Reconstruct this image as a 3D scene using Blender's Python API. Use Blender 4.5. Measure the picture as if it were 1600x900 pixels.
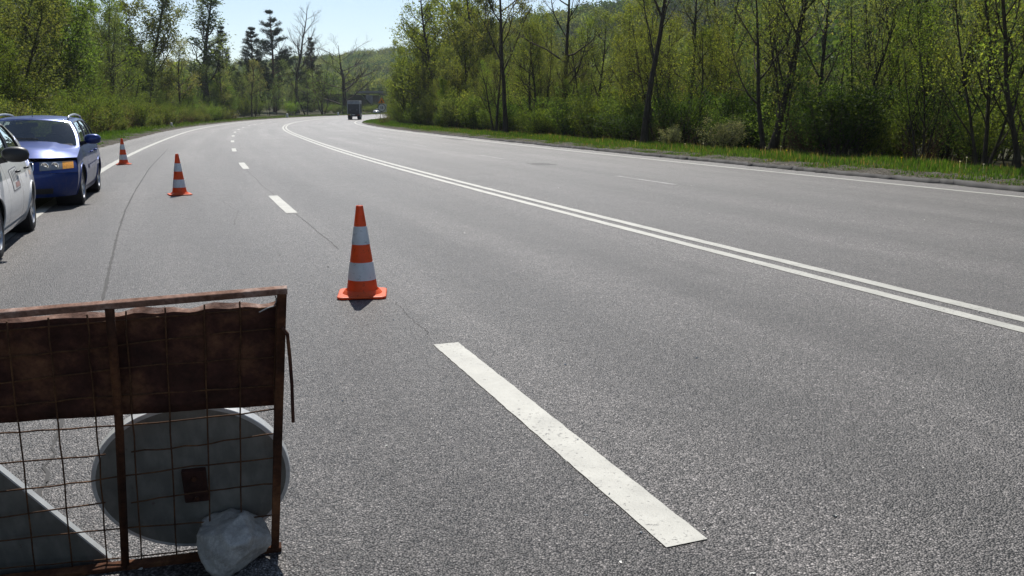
import bpy, math, random
import numpy as np
from mathutils import Vector, Matrix

# ------------------------------------------------------------------ camera, sky, sun, exposure
sc = bpy.context.scene
for o in list(bpy.data.objects):
    bpy.data.objects.remove(o)
C = sc.collection
FPX, CAMH, PITCH = 1362.0, 1.5, math.radians(11.40)
cam_d = bpy.data.cameras.new('camera')
cam = bpy.data.objects.new('camera', cam_d); C.objects.link(cam)
cam.location = (0, 0, CAMH); cam.rotation_euler = (math.pi / 2 - PITCH, 0, 0)
cam_d.sensor_width = 36; cam_d.lens = 36 * FPX / 1600
cam_d.clip_start = 0.05; cam_d.clip_end = 9000
sc.camera = cam

SUN_EL, SUN_AZ = math.radians(53), math.radians(-6)       # azimuth from +Y, + is to the right
w = bpy.data.worlds.new('World'); sc.world = w; w.use_nodes = True
wn = w.node_tree.nodes; wl = w.node_tree.links
sky = wn.new('ShaderNodeTexSky'); sky.sky_type = 'NISHITA'; sky.sun_disc = False
sky.sun_elevation = SUN_EL; sky.sun_rotation = SUN_AZ
sky.altitude = 500; sky.air_density = 1.0; sky.dust_density = 0.15; sky.ozone_density = 1.5
bg = wn['Background']; bg.inputs['Strength'].default_value = 0.090
hs = wn.new('ShaderNodeHueSaturation'); hs.inputs['Saturation'].default_value = 0.85; wl.new(sky.outputs[0], hs.inputs['Color'])
wl.new(hs.outputs[0], bg.inputs[0])
sun_d = bpy.data.lights.new('sun', 'SUN'); sun_d.energy = 5.0; sun_d.angle = math.radians(0.53); sun_d.color = (1, 0.955, 0.88)
sun = bpy.data.objects.new('sun', sun_d); C.objects.link(sun)
sv = Vector((math.sin(SUN_AZ) * math.cos(SUN_EL), math.cos(SUN_AZ) * math.cos(SUN_EL), math.sin(SUN_EL)))
sun.rotation_euler = (-sv).to_track_quat('-Z', 'Y').to_euler(); sun.location = sv * 60
vs = sc.view_settings
vs.view_transform = 'Standard'; vs.look = 'None'; vs.gamma = 1.0; vs.use_curve_mapping = False
vs.exposure = 0.38
cy = sc.cycles
cy.use_denoising = True
cy.max_bounces = 7; cy.diffuse_bounces = 3; cy.glossy_bounces = 3; cy.transmission_bounces = 4; cy.transparent_max_bounces = 8
cy.volume_bounces = 0; cy.sample_clamp_indirect = 6.0
cy.caustics_reflective = False; cy.caustics_refractive = False

rng = np.random.default_rng(7)
random.seed(7)

# ------------------------------------------------------------------ pixel <-> place helpers (photo pixels, 1600 x 900)
cp, sp = math.cos(PITCH), math.sin(PITCH)
def ray(x, y):
    u, v = (x - 800) / FPX, (450 - y) / FPX
    return Vector((u, cp + v * sp, -sp + v * cp))
def gp(x, y, z=0.0):
    d = ray(x, y); t = (z - CAMH) / d.z
    return Vector((d.x * t, d.y * t, z))
def pY(x, y, Y):
    d = ray(x, y); t = Y / d.y
    return Vector((d.x * t, Y, CAMH + d.z * t))
def proj(X, Y, Z):
    z = Z - CAMH; fw = Y * cp - z * sp; up = Y * sp + z * cp
    return 800 + FPX * X / fw, 450 - FPX * up / fw

# ------------------------------------------------------------------ mesh helpers
def setp(o, label=None, cat=None, group=None, kind=None):
    if label: o['label'] = label
    if cat: o['category'] = cat
    if group: o['group'] = group
    if kind: o['kind'] = kind
    return o
def link(name, me, parent=None):
    o = bpy.data.objects.new(name, me); C.objects.link(o)
    if parent is not None: o.parent = parent
    return o
def empty(name, loc=(0, 0, 0), rz=0.0):
    o = bpy.data.objects.new(name, None); C.objects.link(o)
    o.location = loc; o.rotation_euler = (0, 0, rz); o.empty_display_size = 0.2
    return o
class MB:
    def __init__(s): s.v = []; s.f = []; s.m = []
    def add(s, verts, faces, mi=0):
        n = len(s.v); s.v += [tuple(p) for p in verts]; s.f += [tuple(i + n for i in f) for f in faces]; s.m += [mi] * len(faces)
    def box(s, c, d, rot=None, mi=0, taper=1.0):
        x, y, z = d[0] / 2, d[1] / 2, d[2] / 2
        vs_ = [Vector((a * x * (taper if e > 0 else 1), b * y * (taper if e > 0 else 1), e * z)) for e in (-1, 1) for a, b in ((-1, -1), (1, -1), (1, 1), (-1, 1))]
        if rot is not None: vs_ = [rot @ p for p in vs_]
        s.add([p + Vector(c) for p in vs_], [(3, 2, 1, 0), (4, 5, 6, 7), (0, 1, 5, 4), (1, 2, 6, 5), (2, 3, 7, 6), (3, 0, 4, 7)], mi)
    def tube(s, pts, r, k=6, mi=0, cap=True):
        pts = [Vector(p) for p in pts]; n = len(pts)
        rs = r if isinstance(r, (list, tuple)) else [r] * n
        vs_ = []; up0 = None
        for i, p in enumerate(pts):
            t = (pts[min(i + 1, n - 1)] - pts[max(i - 1, 0)]).normalized()
            if up0 is None:
                up0 = Vector((0, 0, 1)) if abs(t.z) < 0.9 else Vector((1, 0, 0))
            a = (up0 - t * up0.dot(t)).normalized(); b = t.cross(a); up0 = a
            for j in range(k):
                an = 2 * math.pi * j / k
                vs_.append(p + (a * math.cos(an) + b * math.sin(an)) * rs[i])
        fs = [(i * k + j, i * k + (j + 1) % k, (i + 1) * k + (j + 1) % k, (i + 1) * k + j) for i in range(n - 1) for j in range(k)]
        if cap: fs += [tuple(range(k - 1, -1, -1)), tuple(range((n - 1) * k, n * k))]
        s.add(vs_, fs, mi)
    def bar(s, a, b, w_, h_, up=Vector((0, 0, 1)), mi=0):
        a, b = Vector(a), Vector(b); t = (b - a); L = t.length; t.normalize()
        x = t.cross(up).normalized(); y = x.cross(t)
        R = Matrix((x, t, y)).transposed()
        s.box((a + b) / 2, (w_, L, h_), R, mi)
    def lathe(s, prof, k=24, mi=0, axis='z', c=(0, 0, 0)):
        vs_ = []
        for r, h in prof:
            for j in range(k):
                an = 2 * math.pi * j / k; a, b = r * math.cos(an), r * math.sin(an)
                p = (a, b, h) if axis == 'z' else ((h, a, b) if axis == 'x' else (b, h, a))
                vs_.append((p[0] + c[0], p[1] + c[1], p[2] + c[2]))
        n = len(prof)
        s.add(vs_, [(i * k + j, i * k + (j + 1) % k, (i + 1) * k + (j + 1) % k, (i + 1) * k + j) for i in range(n - 1) for j in range(k)], mi)
    def grid(s, P, mi=0):
        r, c = len(P), len(P[0])
        s.add([q for row in P for q in row], [(i * c + j, i * c + j + 1, (i + 1) * c + j + 1, (i + 1) * c + j) for i in range(r - 1) for j in range(c - 1)], mi)
    def prism(s, poly, z0, z1, mi=0, T=None):
        n = len(poly)
        vs_ = [Vector((p[0], p[1], z0)) for p in poly] + [Vector((p[0], p[1], z1)) for p in poly]
        if T is not None: vs_ = [T @ p for p in vs_]
        s.add(vs_, [tuple(range(n - 1, -1, -1)), tuple(range(n, 2 * n))] + [(i, (i + 1) % n, n + (i + 1) % n, n + i) for i in range(n)], mi)
    def mesh(s, name, mats, smooth=False):
        me = bpy.data.meshes.new(name); me.from_pydata(s.v, [], s.f)
        for m in (mats if isinstance(mats, (list, tuple)) else [mats]): me.materials.append(m)
        me.polygons.foreach_set('material_index', s.m)
        if smooth: me.polygons.foreach_set('use_smooth', [True] * len(s.f))
        me.update(); return me
    def build(s, name, mats, parent=None, smooth=False, angle=None, bevel=0.0):
        me = s.mesh(name, mats, smooth)
        if smooth and angle: me.set_sharp_from_angle(angle=math.radians(angle))
        o = link(name, me, parent)
        if bevel:
            b = o.modifiers.new('bevel', 'BEVEL'); b.width = bevel; b.segments = 2; b.limit_method = 'ANGLE'
        return o
def np_mesh(name, V, F, mats, smooth=False, uv=None):
    me = bpy.data.meshes.new(name)
    V = np.asarray(V, np.float32); F = np.asarray(F, np.int32); k = F.shape[1]
    me.vertices.add(len(V)); me.vertices.foreach_set('co', V.ravel())
    me.loops.add(F.size); me.loops.foreach_set('vertex_index', F.ravel())
    me.polygons.add(len(F)); me.polygons.foreach_set('loop_start', np.arange(0, F.size, k, dtype=np.int32))
    me.polygons.foreach_set('loop_total', np.full(len(F), k, np.int32))
    for m in (mats if isinstance(mats, (list, tuple)) else [mats]): me.materials.append(m)
    if smooth: me.polygons.foreach_set('use_smooth', np.ones(len(F), bool))
    if uv is not None:
        l = me.uv_layers.new(name='UVMap'); l.data.foreach_set('uv', np.asarray(uv, np.float32)[F.ravel()].ravel())
    me.update(calc_edges=True); me.validate(); return me

# ------------------------------------------------------------------ materials
class NT:
    def __init__(s, name):
        s.m = bpy.data.materials.new(name); s.m.use_nodes = True
        s.n = s.m.node_tree.nodes; s.l = s.m.node_tree.links
        s.b = s.n['Principled BSDF']; s.out = s.n['Material Output']
    def new(s, t, **kw):
        n = s.n.new(t)
        for k, v in kw.items():
            if hasattr(n, k): setattr(n, k, v)
            else: n.inputs[k].default_value = v
        return n
    def lk(s, a, b): s.l.new(a, b)
    def coord(s, out='Object', scale=None):
        tc = s.new('ShaderNodeTexCoord').outputs[out]
        if scale is None: return tc
        mp = s.new('ShaderNodeMapping'); mp.inputs['Scale'].default_value = scale; s.lk(tc, mp.inputs[0]); return mp.outputs[0]
    def noise(s, co, scale, detail=4, rough=0.55):
        n = s.new('ShaderNodeTexNoise'); n.inputs['Scale'].default_value = scale; n.inputs['Detail'].default_value = detail; n.inputs['Roughness'].default_value = rough
        s.lk(co, n.inputs['Vector']); return n.outputs['Fac']
    def ramp(s, fac, stops):
        r = s.new('ShaderNodeValToRGB'); e = r.color_ramp.elements
        while len(e) < len(stops): e.new(0.5)
        for el, (p, c) in zip(e, stops): el.position = p; el.color = (*c, 1) if len(c) == 3 else c
        s.lk(fac, r.inputs[0]); return r.outputs[0]
    def mix(s, fac, a, b, mode='MIX'):
        n = s.new('ShaderNodeMix', data_type='RGBA', blend_type=mode)
        for sock, v in ((n.inputs[0], fac), (n.inputs[6], a), (n.inputs[7], b)):
            if hasattr(v, 'is_output'): s.lk(v, sock)
            elif isinstance(v, (int, float)): sock.default_value = v
            else: sock.default_value = (*v, 1)
        return n.outputs[2]
    def math(s, op, a, b=0.0, c=0.0):
        n = s.new('ShaderNodeMath', operation=op)
        for i, v in enumerate((a, b, c)):
            if hasattr(v, 'is_output'): s.lk(v, n.inputs[i])
            else: n.inputs[i].default_value = v
        return n.outputs[0]
    def bump(s, h, strength=0.5, dist=0.01):
        n = s.new('ShaderNodeBump'); n.inputs['Strength'].default_value = strength; n.inputs['Distance'].default_value = dist
        s.lk(h, n.inputs['Height']); s.lk(n.outputs[0], s.b.inputs['Normal'])
    def set(s, **kw):
        for k, v in kw.items():
            k = k.replace('_', ' ')
            sock = s.b.inputs[k]
            if hasattr(v, 'is_output'): s.lk(v, sock)
            elif isinstance(v, tuple) and len(v) == 3: sock.default_value = (*v, 1)
            else: sock.default_value = v
        return s
def G(v): return (v, v, v)
def simple(name, col, rough=0.6, metal=0.0, var=0.12, scale=8.0, bump=0.0, coat=0.0, spec=0.5):
    t = NT(name); co = t.coord(); f = t.noise(co, scale, 5)
    a = tuple(c * (1 - var) for c in col); b = tuple(min(1, c * (1 + var)) for c in col)
    t.set(Base_Color=t.ramp(f, [(0.3, a), (0.7, b)]), Roughness=rough, Metallic=metal, Coat_Weight=coat, Coat_Roughness=0.04, Specular_IOR_Level=spec)
    if bump: t.bump(t.noise(co, scale * 6, 3), bump, 0.01)
    return t.m
M = {}
def mk_asphalt(name, dark, light, tint, grain=1.0, rough=0.5, spec=0.5):
    t = NT(name); co = t.coord('Object'); uv = t.coord('UV')
    v1 = t.new('ShaderNodeTexVoronoi', feature='F1'); v1.inputs['Scale'].default_value = 112 / grain; t.lk(co, v1.inputs['Vector'])
    sep = t.new('ShaderNodeSeparateColor'); t.lk(v1.outputs['Color'], sep.inputs[0])
    stone = t.ramp(sep.outputs[0], [(0.0, tuple(dark * c for c in tint)), (0.45, tuple((dark * .45 + light * .55) * c for c in tint)), (0.85, tuple(light * c for c in tint)), (1.0, tuple(light * 1.75 * c for c in tint))])
    edge = t.math('SMOOTH_MIN', v1.outputs['Distance'], 0.55, 0.1)
    gap = t.ramp(v1.outputs['Distance'], [(0.34, G(1.0)), (0.66, G(0.22))])
    col = t.mix(1.0, stone, gap, 'MULTIPLY')
    mp = t.new('ShaderNodeMapping'); mp.inputs['Scale'].default_value = (0.05, 0.9, 1); t.lk(uv, mp.inputs[0])
    streak = t.ramp(t.noise(mp.outputs[0], 1.0, 4), [(0.36, G(0.74)), (0.64, G(1.18))])
    big = t.ramp(t.noise(co, 0.22, 5, 0.6), [(0.3, G(0.88)), (0.7, G(1.12))])
    mid = t.ramp(t.noise(co, 2.6, 6, 0.65), [(0.3, G(0.86)), (0.72, G(1.13))])
    v2 = t.new('ShaderNodeTexVoronoi', feature='F1'); v2.inputs['Scale'].default_value = 62; t.lk(co, v2.inputs['Vector'])
    sp2 = t.new('ShaderNodeSeparateColor'); t.lk(v2.outputs['Color'], sp2.inputs[0])
    coarse = t.ramp(sp2.outputs[0], [(0.0, G(0.64)), (0.5, G(1.0)), (1.0, G(1.4))])
    sx_ = t.new('ShaderNodeSeparateXYZ'); t.lk(uv, sx_.inputs[0])
    wob = t.math('ADD', sx_.outputs[1], t.math('MULTIPLY', t.noise(mp.outputs[0], 0.35, 2), 1.2))
    tracks = t.ramp(t.math('MULTIPLY_ADD', t.math('SINE', t.math('MULTIPLY', wob, 3.35)), 0.5, 0.5), [(0.1, G(0.90)), (0.9, G(1.07))])
    stain = t.ramp(t.noise(co, 0.9, 3, .5), [(0.22, G(0.62)), (0.34, G(1.0))])
    for k in (streak, big, mid, coarse, tracks, stain): col = t.mix(1.0, col, k, 'MULTIPLY')
    t.set(Base_Color=col, Roughness=rough, Specular_IOR_Level=spec)
    h = t.math('SUBTRACT', t.math('MULTIPLY', sep.outputs[1], 0.55), v1.outputs['Distance'])
    t.bump(h, 0.9, 0.008)
    return t.m
M['asphalt'] = mk_asphalt('asphalt', 0.046, 0.186, (1.07, 0.99, 0.95), rough=0.50)
M['patch'] = mk_asphalt('asphalt_patch', 0.02, 0.07, (1, 1, 1), rough=0.6)
M['tar_and_shade'] = simple('tar_and_shade', (0.026, 0.025, 0.025), 0.8)
def mk_paint(name, col, wear):
    t = NT(name); co = t.coord()
    f = t.noise(co, 42, 6, 0.7); g = t.noise(co, 1.4, 4)
    s = t.math('ADD', t.math('MULTIPLY', f, 0.75), t.math('MULTIPLY', g, 0.25))
    worn = t.ramp(s, [(wear - 0.035, G(1.0)), (wear + 0.02, G(0.0))])
    d = t.ramp(t.noise(co, 3, 7, .7), [(0.32, tuple(c * 0.72 for c in col)), (0.62, col)])
    t.set(Base_Color=t.mix(worn, d, (0.10, 0.096, 0.09)), Roughness=0.55)
    t.bump(t.noise(co, 110, 3), 0.35, 0.004)
    return t.m
M['paint'] = mk_paint('road_paint', (0.40, 0.395, 0.355), 0.415)
M['paint_worn'] = mk_paint('road_paint_worn', (0.36, 0.355, 0.34), 0.53)
def mk_soil():
    t = NT('soil'); co = t.coord('Object')
    f = t.noise(co, 0.5, 8, 0.65); g = t.noise(co, 9, 5, 0.7)
    c = t.ramp(f, [(0.3, (0.035, 0.030, 0.018)), (0.48, (0.05, 0.046, 0.025)), (0.66, (0.042, 0.06, 0.02))])
    c = t.mix(1.0, c, t.ramp(g, [(0.3, G(0.6)), (0.7, G(1.35))]), 'MULTIPLY')
    t.set(Base_Color=c, Roughness=0.95, Specular_IOR_Level=0.1); t.bump(g, 0.9, 0.05); return t.m
M['soil'] = mk_soil()
def mk_gravel():
    t = NT('gravel'); co = t.coord('Object')
    v = t.new('ShaderNodeTexVoronoi'); v.inputs['Scale'].default_value = 38; t.lk(co, v.inputs['Vector'])
    sep = t.new('ShaderNodeSeparateColor'); t.lk(v.outputs['Color'], sep.inputs[0])
    c = t.ramp(sep.outputs[0], [(0, (0.03, 0.026, 0.02)), (0.6, (0.078, 0.068, 0.054)), (1, (0.17, 0.155, 0.13))])
    c = t.mix(1.0, c, t.ramp(t.noise(co, 1.5, 5), [(0.3, G(0.7)), (0.7, G(1.2))]), 'MULTIPLY')
    t.set(Base_Color=c, Roughness=0.95, Specular_IOR_Level=0.2)
    t.bump(t.math('ADD', v.outputs['Distance'], t.noise(co, 14, 4)), 0.9, 0.03); return t.m
M['gravel'] = mk_gravel()
def mk_leaf(name, col=None, trans=0.55, vary=0.35, gloss=0.12):
    t = NT(name)
    ge = t.new('ShaderNodeNewGeometry'); oi = t.new('ShaderNodeObjectInfo')
    base = oi.outputs['Color'] if col is None else None
    if base is None:
        rgb = t.new('ShaderNodeRGB'); rgb.outputs[0].default_value = (*col, 1); base = rgb.outputs[0]
    k = t.ramp(ge.outputs['Random Per Island'], [(0.0, (1 - vary * 1.2, 1 - vary, 1 - vary)), (0.5, (1, 1, 1)), (1.0, (1 + vary * 1.4, 1 + vary * 1.05, 1 + vary * 0.4))])
    c = t.mix(1.0, base, k, 'MULTIPLY')
    big = t.ramp(t.noise(t.coord('Object'), 0.55, 3), [(0.3, (0.78, 0.86, 0.8)), (0.7, (1.2, 1.1, 1.05))])
    c = t.mix(1.0, c, big, 'MULTIPLY')
    ri = t.new('ShaderNodeHueSaturation'); t.lk(c, ri.inputs['Color'])
    t.lk(t.math('ADD', 0.485, t.math('MULTIPLY', oi.outputs['Random'], 0.03)), ri.inputs['Hue'])
    t.lk(t.math('ADD', 0.85, t.math('MULTIPLY', oi.outputs['Random'], 0.3)), ri.inputs['Value'])
    c = ri.outputs[0]
    tc = t.mix(1.0, c, (1.6, 1.5, 0.72), 'MULTIPLY')
    dif = t.new('ShaderNodeBsdfDiffuse'); t.lk(c, dif.inputs[0])
    tr = t.new('ShaderNodeBsdfTranslucent'); t.lk(tc, tr.inputs[0])
    mx = t.new('ShaderNodeMixShader'); mx.inputs[0].default_value = trans; t.lk(dif.outputs[0], mx.inputs[1]); t.lk(tr.outputs[0], mx.inputs[2])
    gl = t.new('ShaderNodeBsdfGlossy'); gl.inputs['Roughness'].default_value = 0.55; gl.inputs[0].default_value = (.8, .85, .8, 1)
    m2 = t.new('ShaderNodeMixShader'); m2.inputs[0].default_value = gloss * 0.12; t.lk(mx.outputs[0], m2.inputs[1]); t.lk(gl.outputs[0], m2.inputs[2])
    t.lk(m2.outputs[0], t.out.inputs['Surface']); t.n.remove(t.b)
    return t.m
M['leaf'] = mk_leaf('leaf')
M['needle'] = mk_leaf('needle', None, 0.2, 0.3, 0.1)
M['grass'] = mk_leaf('grass_blade', (0.066, 0.128, 0.024), 0.42, 0.5, 0.15)
M['grass_dry'] = mk_leaf('dry_grass_blade', (0.19, 0.155, 0.075), 0.35, 0.35, 0.1)
M['petal'] = mk_leaf('petal', (0.75, 0.6, 0.03), 0.3, 0.1, 0.0)
M['petal_white'] = mk_leaf('petal_white', (0.75, 0.75, 0.68), 0.3, 0.1, 0.0)
def mk_bark(name, a, b):
    t = NT(name); co = t.coord('Object', (1, 1, 0.25)); f = t.noise(co, 14, 6, 0.7)
    t.set(Base_Color=t.ramp(f, [(0.3, a), (0.7, b)]), Roughness=0.92, Specular_IOR_Level=0.2); t.bump(f, 0.8, 0.03); return t.m
M['bark'] = mk_bark('bark', (0.028, 0.022, 0.016), (0.085, 0.07, 0.052))
M['bark_grey'] = mk_bark('bark_grey', (0.06, 0.05, 0.04), (0.15, 0.13, 0.105))
M['bark_red'] = mk_bark('bark_red', (0.06, 0.032, 0.02), (0.14, 0.085, 0.05))

# ------------------------------------------------------------------ the road's course (centre = the double line)
KN = [0, 25, 50, 75, 100, 130, 170, 250]
KV = [0.001174, 0.002017, 0.00040, 0.00200, 0.00120, 0.0034, 0.0044, 0.0050]
DS = 0.5
SS = np.arange(-45, 420, DS)
TH = np.cumsum(np.interp(SS, KN, KV)) * DS
TH = TH - np.interp(0, SS, TH) - 0.370293
CX = np.cumsum(np.sin(TH)) * DS; CY = np.cumsum(np.cos(TH)) * DS
CX += 3.509508 - np.interp(0, SS, CX); CY += 6.531766 - np.interp(0, SS, CY)
def smooth(t): t = np.clip(t, 0, 1); return t * t * (3 - 2 * t)
ZS = 1.25 * smooth((SS - 105) / 190)
OFF_DASH, OFF_L, OFF_R = -4.027, -7.64, 8.609
def rp(s, off, dz=0.0):
    th = np.interp(s, SS, TH)
    return np.stack([np.interp(s, SS, CX) + off * np.cos(th), np.interp(s, SS, CY) - off * np.sin(th), np.interp(s, SS, ZS) + dz + 0 * off], -1)
def s_off(X, Y):
    X = np.atleast_1d(np.asarray(X, float)); Y = np.atleast_1d(np.asarray(Y, float))
    s = np.zeros(len(X)); of = np.zeros(len(X))
    for a in range(0, len(X), 4000):
        x = X[a:a + 4000, None]; y = Y[a:a + 4000, None]
        dx = x - CX[::4]; dy = y - CY[::4]; i = np.argmin(dx * dx + dy * dy, 1) * 4
        ex = X[a:a + 4000] - CX[i]; ey = Y[a:a + 4000] - CY[i]
        ds_ = ex * np.sin(TH[i]) + ey * np.cos(TH[i])
        s[a:a + 4000] = SS[i] + np.clip(ds_, -4, 4); of[a:a + 4000] = ex * np.cos(TH[i]) - ey * np.sin(TH[i])
        far = np.abs(ds_) > 4; d = np.hypot(ex, ey); of[a:a + 4000][far] = (np.sign(of[a:a + 4000]) * d)[far]
    return s, of
def on_edge(x, off, smin=-5):
    """where the line at this offset passes photo column x"""
    s = np.arange(smin, 330, 0.5); P = rp(s, off + 0 * s); ok = P[:, 1] > 3
    u, v = proj(P[:, 0], P[:, 1], P[:, 2]); u = np.where(ok, u, 1e9)
    d = u - x; i = np.where((np.diff(np.sign(d)) != 0) & ok[1:] & ok[:-1])[0]; j = i[0] if len(i) else np.argmin(abs(d))
    return Vector(P[j]), s[j]
def lerp_tab(a, tab): return np.interp(a, [t[0] for t in tab], [t[1] for t in tab])
def hill(X, Y):
    a = np.degrees(np.arctan2(X, Y)); r = np.hypot(X, Y)
    H = lerp_tab(a, [(-180, 30), (-60, 18), (-16, 28), (-12, 36), (-10, 43), (-7, 48), (-4, 38), (0, 36), (3, 37), (8, 46), (16, 66), (30, 90), (60, 100), (110, 60), (180, 40)])
    r0 = lerp_tab(a, [(-180, 300), (-60, 150), (-20, 330), (-12, 420), (-6, 400), (-2, 260), (8, 130), (30, 110), (60, 110), (120, 200), (180, 300)])
    r1 = lerp_tab(a, [(-180, 700), (-30, 700), (-10, 880), (-6, 860), (-3, 560), (4, 500), (30, 460), (180, 700)])
    n = 1 + 0.05 * np.sin(a * 0.37 + 1) + 0.02 * np.sin(a * 0.9)
    return H * n * smooth((r - r0) / (r1 - r0)) ** 1.0
def ground_z(X, Y):
    s, of = s_off(X, Y); z = np.interp(s, SS, ZS)
    e = np.interp(of, [-60, -24, -14, -11.2, -9.6, -9.2, 9.0, 9.7, 10.0, 10.6, 13.5, 17, 40, 90], [2.5, 0.9, 0.25, 0.10, 0.03, -0.06, -0.06, -0.05, 0.05, 0.10, 0.12, -0.15, -0.5, 0])
    return z * np.interp(np.abs(of), [15, 120], [1, 0.6]) + e + hill(np.atleast_1d(X), np.atleast_1d(Y)) * smooth((np.abs(of) - 14) / 75)
def gz(x, y): return float(ground_z(x, y)[0])

# ground: one sheet to the horizon
def axis(lo, hi, step, far):
    near = np.arange(lo, hi + step, step); k = []
    d = step
    p = hi + step
    while p < far: d *= 1.18; d = min(d, 13 if abs(p) < 950 else 260); p += d; k.append(p)
    q = lo; d = step; j = []
    while q > -far: d *= 1.18; d = min(d, 13 if abs(q) < 950 else 260); q -= d; j.append(q)
    return np.array(sorted(j) + list(near) + k)
ax = axis(-75, 45, 0.8, 2600); ay = axis(-6, 150, 0.8, 2600)
GX, GY = np.meshgrid(ax, ay)
GZ = ground_z(GX.ravel(), GY.ravel())
V = np.stack([GX.ravel(), GY.ravel(), GZ], 1)
nc = len(ax); ii, jj = np.meshgrid(np.arange(len(ay) - 1), np.arange(nc - 1), indexing='ij')
a = (ii * nc + jj).ravel(); F = np.stack([a, a + 1, a + nc + 1, a + nc], 1)
setp(link('ground', np_mesh('ground', V, F, M['soil'], True)), kind='structure')

def strip(name, s0, s1, offs, dz, mat, parent=None, step=1.0, jit=0.0, seed=0, z_list=None):
    s = np.arange(s0, s1 + 1e-6, step) if s1 - s0 > step else np.array([s0, s1])
    if s[-1] < s1 - 1e-6: s = np.append(s, s1)
    r = np.random.default_rng(seed); P = []; UV = []
    for k, o_ in enumerate(offs):
        oo = np.full(len(s), o_, float)
        if jit and k in (0, len(offs) - 1): oo = oo + r.normal(0, jit, len(s))
        q = rp(s, oo, dz if z_list is None else z_list[k]); P.append(q); UV.append(np.stack([s, oo], 1))
    n, m = len(offs), len(s)
    V = np.concatenate(P); UV = np.concatenate(UV)
    ii, jj = np.meshgrid(np.arange(n - 1), np.arange(m - 1), indexing='ij')
    a = (ii * m + jj).ravel(); F = np.stack([a, a + m, a + m + 1, a + 1], 1)[:, ::-1]
    return link(name, np_mesh(name, V, F, mat, False, UV), parent)
road = strip('road', -40, 400, [-9.55, -7.6, -4, 0, 4, 8.6, 9.62], 0.0, M['asphalt'], None, 1.0, 0.05, 3)
setp(road, kind='structure')
# painted markings, 4 mm above the asphalt
PZ = 0.004
strip('edge_line', -30, 330, [OFF_L - 0.09, OFF_L + 0.09], PZ, M['paint'], road, 0.5, 0.006, 1)
strip('edge_line', -30, 330, [OFF_R - 0.075, OFF_R + 0.075], PZ, M['paint'], road, 0.5, 0.006, 2)
strip('centre_line', -30, 330, [-0.215, -0.075], PZ, M['paint'], road, 0.3, 0.004, 4)
strip('centre_line', -30, 330, [0.075, 0.215], PZ, M['paint'], road, 0.3, 0.004, 5)
dash_px = [((1072, 851), (697.8, 537)), ((455.2, 333), (427.5, 306)), ((386, 264), (379.5, 254.2)), ((367.5, 236.7), (365.7, 232))]
ends = []
for a_, b_ in dash_px:
    pa, pb = gp(*a_), gp(*b_); ends.append((s_off(pa.x, pa.y)[0][0], s_off(pb.x, pb.y)[0][0]))
per = (ends[3][0] - ends[1][0]) / 2
s_ = ends[3][0] + per
while s_ < 300: ends.append((s_, s_ + 2.9)); s_ += per
for k, (sa, sb) in enumerate(ends):
    strip('lane_dash', sa, sb, [OFF_DASH - 0.085, OFF_DASH + 0.085], PZ, M['paint'], road, 0.05 if k == 0 else 0.3, 0.0016, 10 + k)
pa, pb = gp(1055, 288.5), gp(953, 275.3)
sa, sb = s_off(pa.x, pa.y)[0][0], s_off(pb.x, pb.y)[0][0]; offr = s_off(pa.x, pa.y)[1][0]
for k in range(8):
    strip('lane_dash', sa + k * (per + 0.0), sb + k * per, [offr - 0.06, offr + 0.06], PZ, M['paint_worn'], road, 0.3, 0.006, 40 + k)
# asphalt patch, tar seams and cracks
pp = gp(845, 256.5); s0, o0 = [q[0] for q in s_off(pp.x, pp.y)]
strip('asphalt_patch', s0 - 0.55, s0 + 0.55, [o0 - 0.3, o0 - 0.1, o0 + 0.15, o0 + 0.32], 0.0035, M['patch'], road, 0.12, 0.05, 60)
pp = gp(700, 217.5); s0, o0 = [q[0] for q in s_off(pp.x, pp.y)]
strip('asphalt_patch', s0 - 2.2, s0 + 2.0, [OFF_R - 0.9, OFF_R - 0.5, OFF_R - 0.22], 0.0035, M['patch'], road, 0.2, 0.06, 61)
def crack(px, wid, seed, amp=0.025, step=0.07):
    r = np.random.default_rng(seed); pts = [gp(*p) for p in px]; out = []
    for a_, b_ in zip(pts, pts[1:]):
        n = max(2, int((b_ - a_).length / step))
        for k in range(n): out.append(a_.lerp(b_, k / n))
    out.append(pts[-1]); P = np.array([[p.x, p.y] for p in out]); n = len(P)
    w1 = np.cumsum(r.normal(0, 1, n)); w1 -= np.linspace(w1[0], w1[-1], n); w1 *= amp / (np.abs(w1).max() + 1e-6)
    T = np.gradient(P, axis=0); T /= np.linalg.norm(T, axis=1)[:, None]; N = np.stack([T[:, 1], -T[:, 0]], 1)
    P = P + N * (w1 + r.normal(0, amp * 0.2, n))[:, None]
    wd = wid * (0.35 + 0.65 * r.random(n)); wd[0] = wd[-1] = 0.001
    A, B = P + N * wd[:, None] / 2, P - N * wd[:, None] / 2
    V = np.concatenate([np.c_[A, np.full(n, 0.003)], np.c_[B, np.full(n, 0.003)]])
    i = np.arange(n - 1); F = np.stack([i, i + n, i + n + 1, i + 1], 1)[:, ::-1]
    link('crack', np_mesh('crack', V, F, M['tar_and_shade']), road)
crack([(160, 470), (172, 415), (184, 365), (196, 328), (212, 297), (233, 264), (262, 233)], 0.034, 1, 0.008)
crack([(72, 760), (86, 700), (95, 650), (108, 600)], 0.022, 2)
crack([(60, 790), (74, 752)], 0.03, 22, 0.02)
crack([(462, 335), (500, 365), (530, 390)], 0.012, 3, .015)
crack([(618, 472), (645, 498), (672, 525)], 0.005, 4, .02, .03)
crack([(386, 266), (410, 290), (428, 304)], 0.012, 5, .015)
crack([(345, 312), (372, 330), (365, 352)], 0.006, 6)
crack([(458, 290.5), (482, 290)], 0.05, 7, 0.01)

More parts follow.
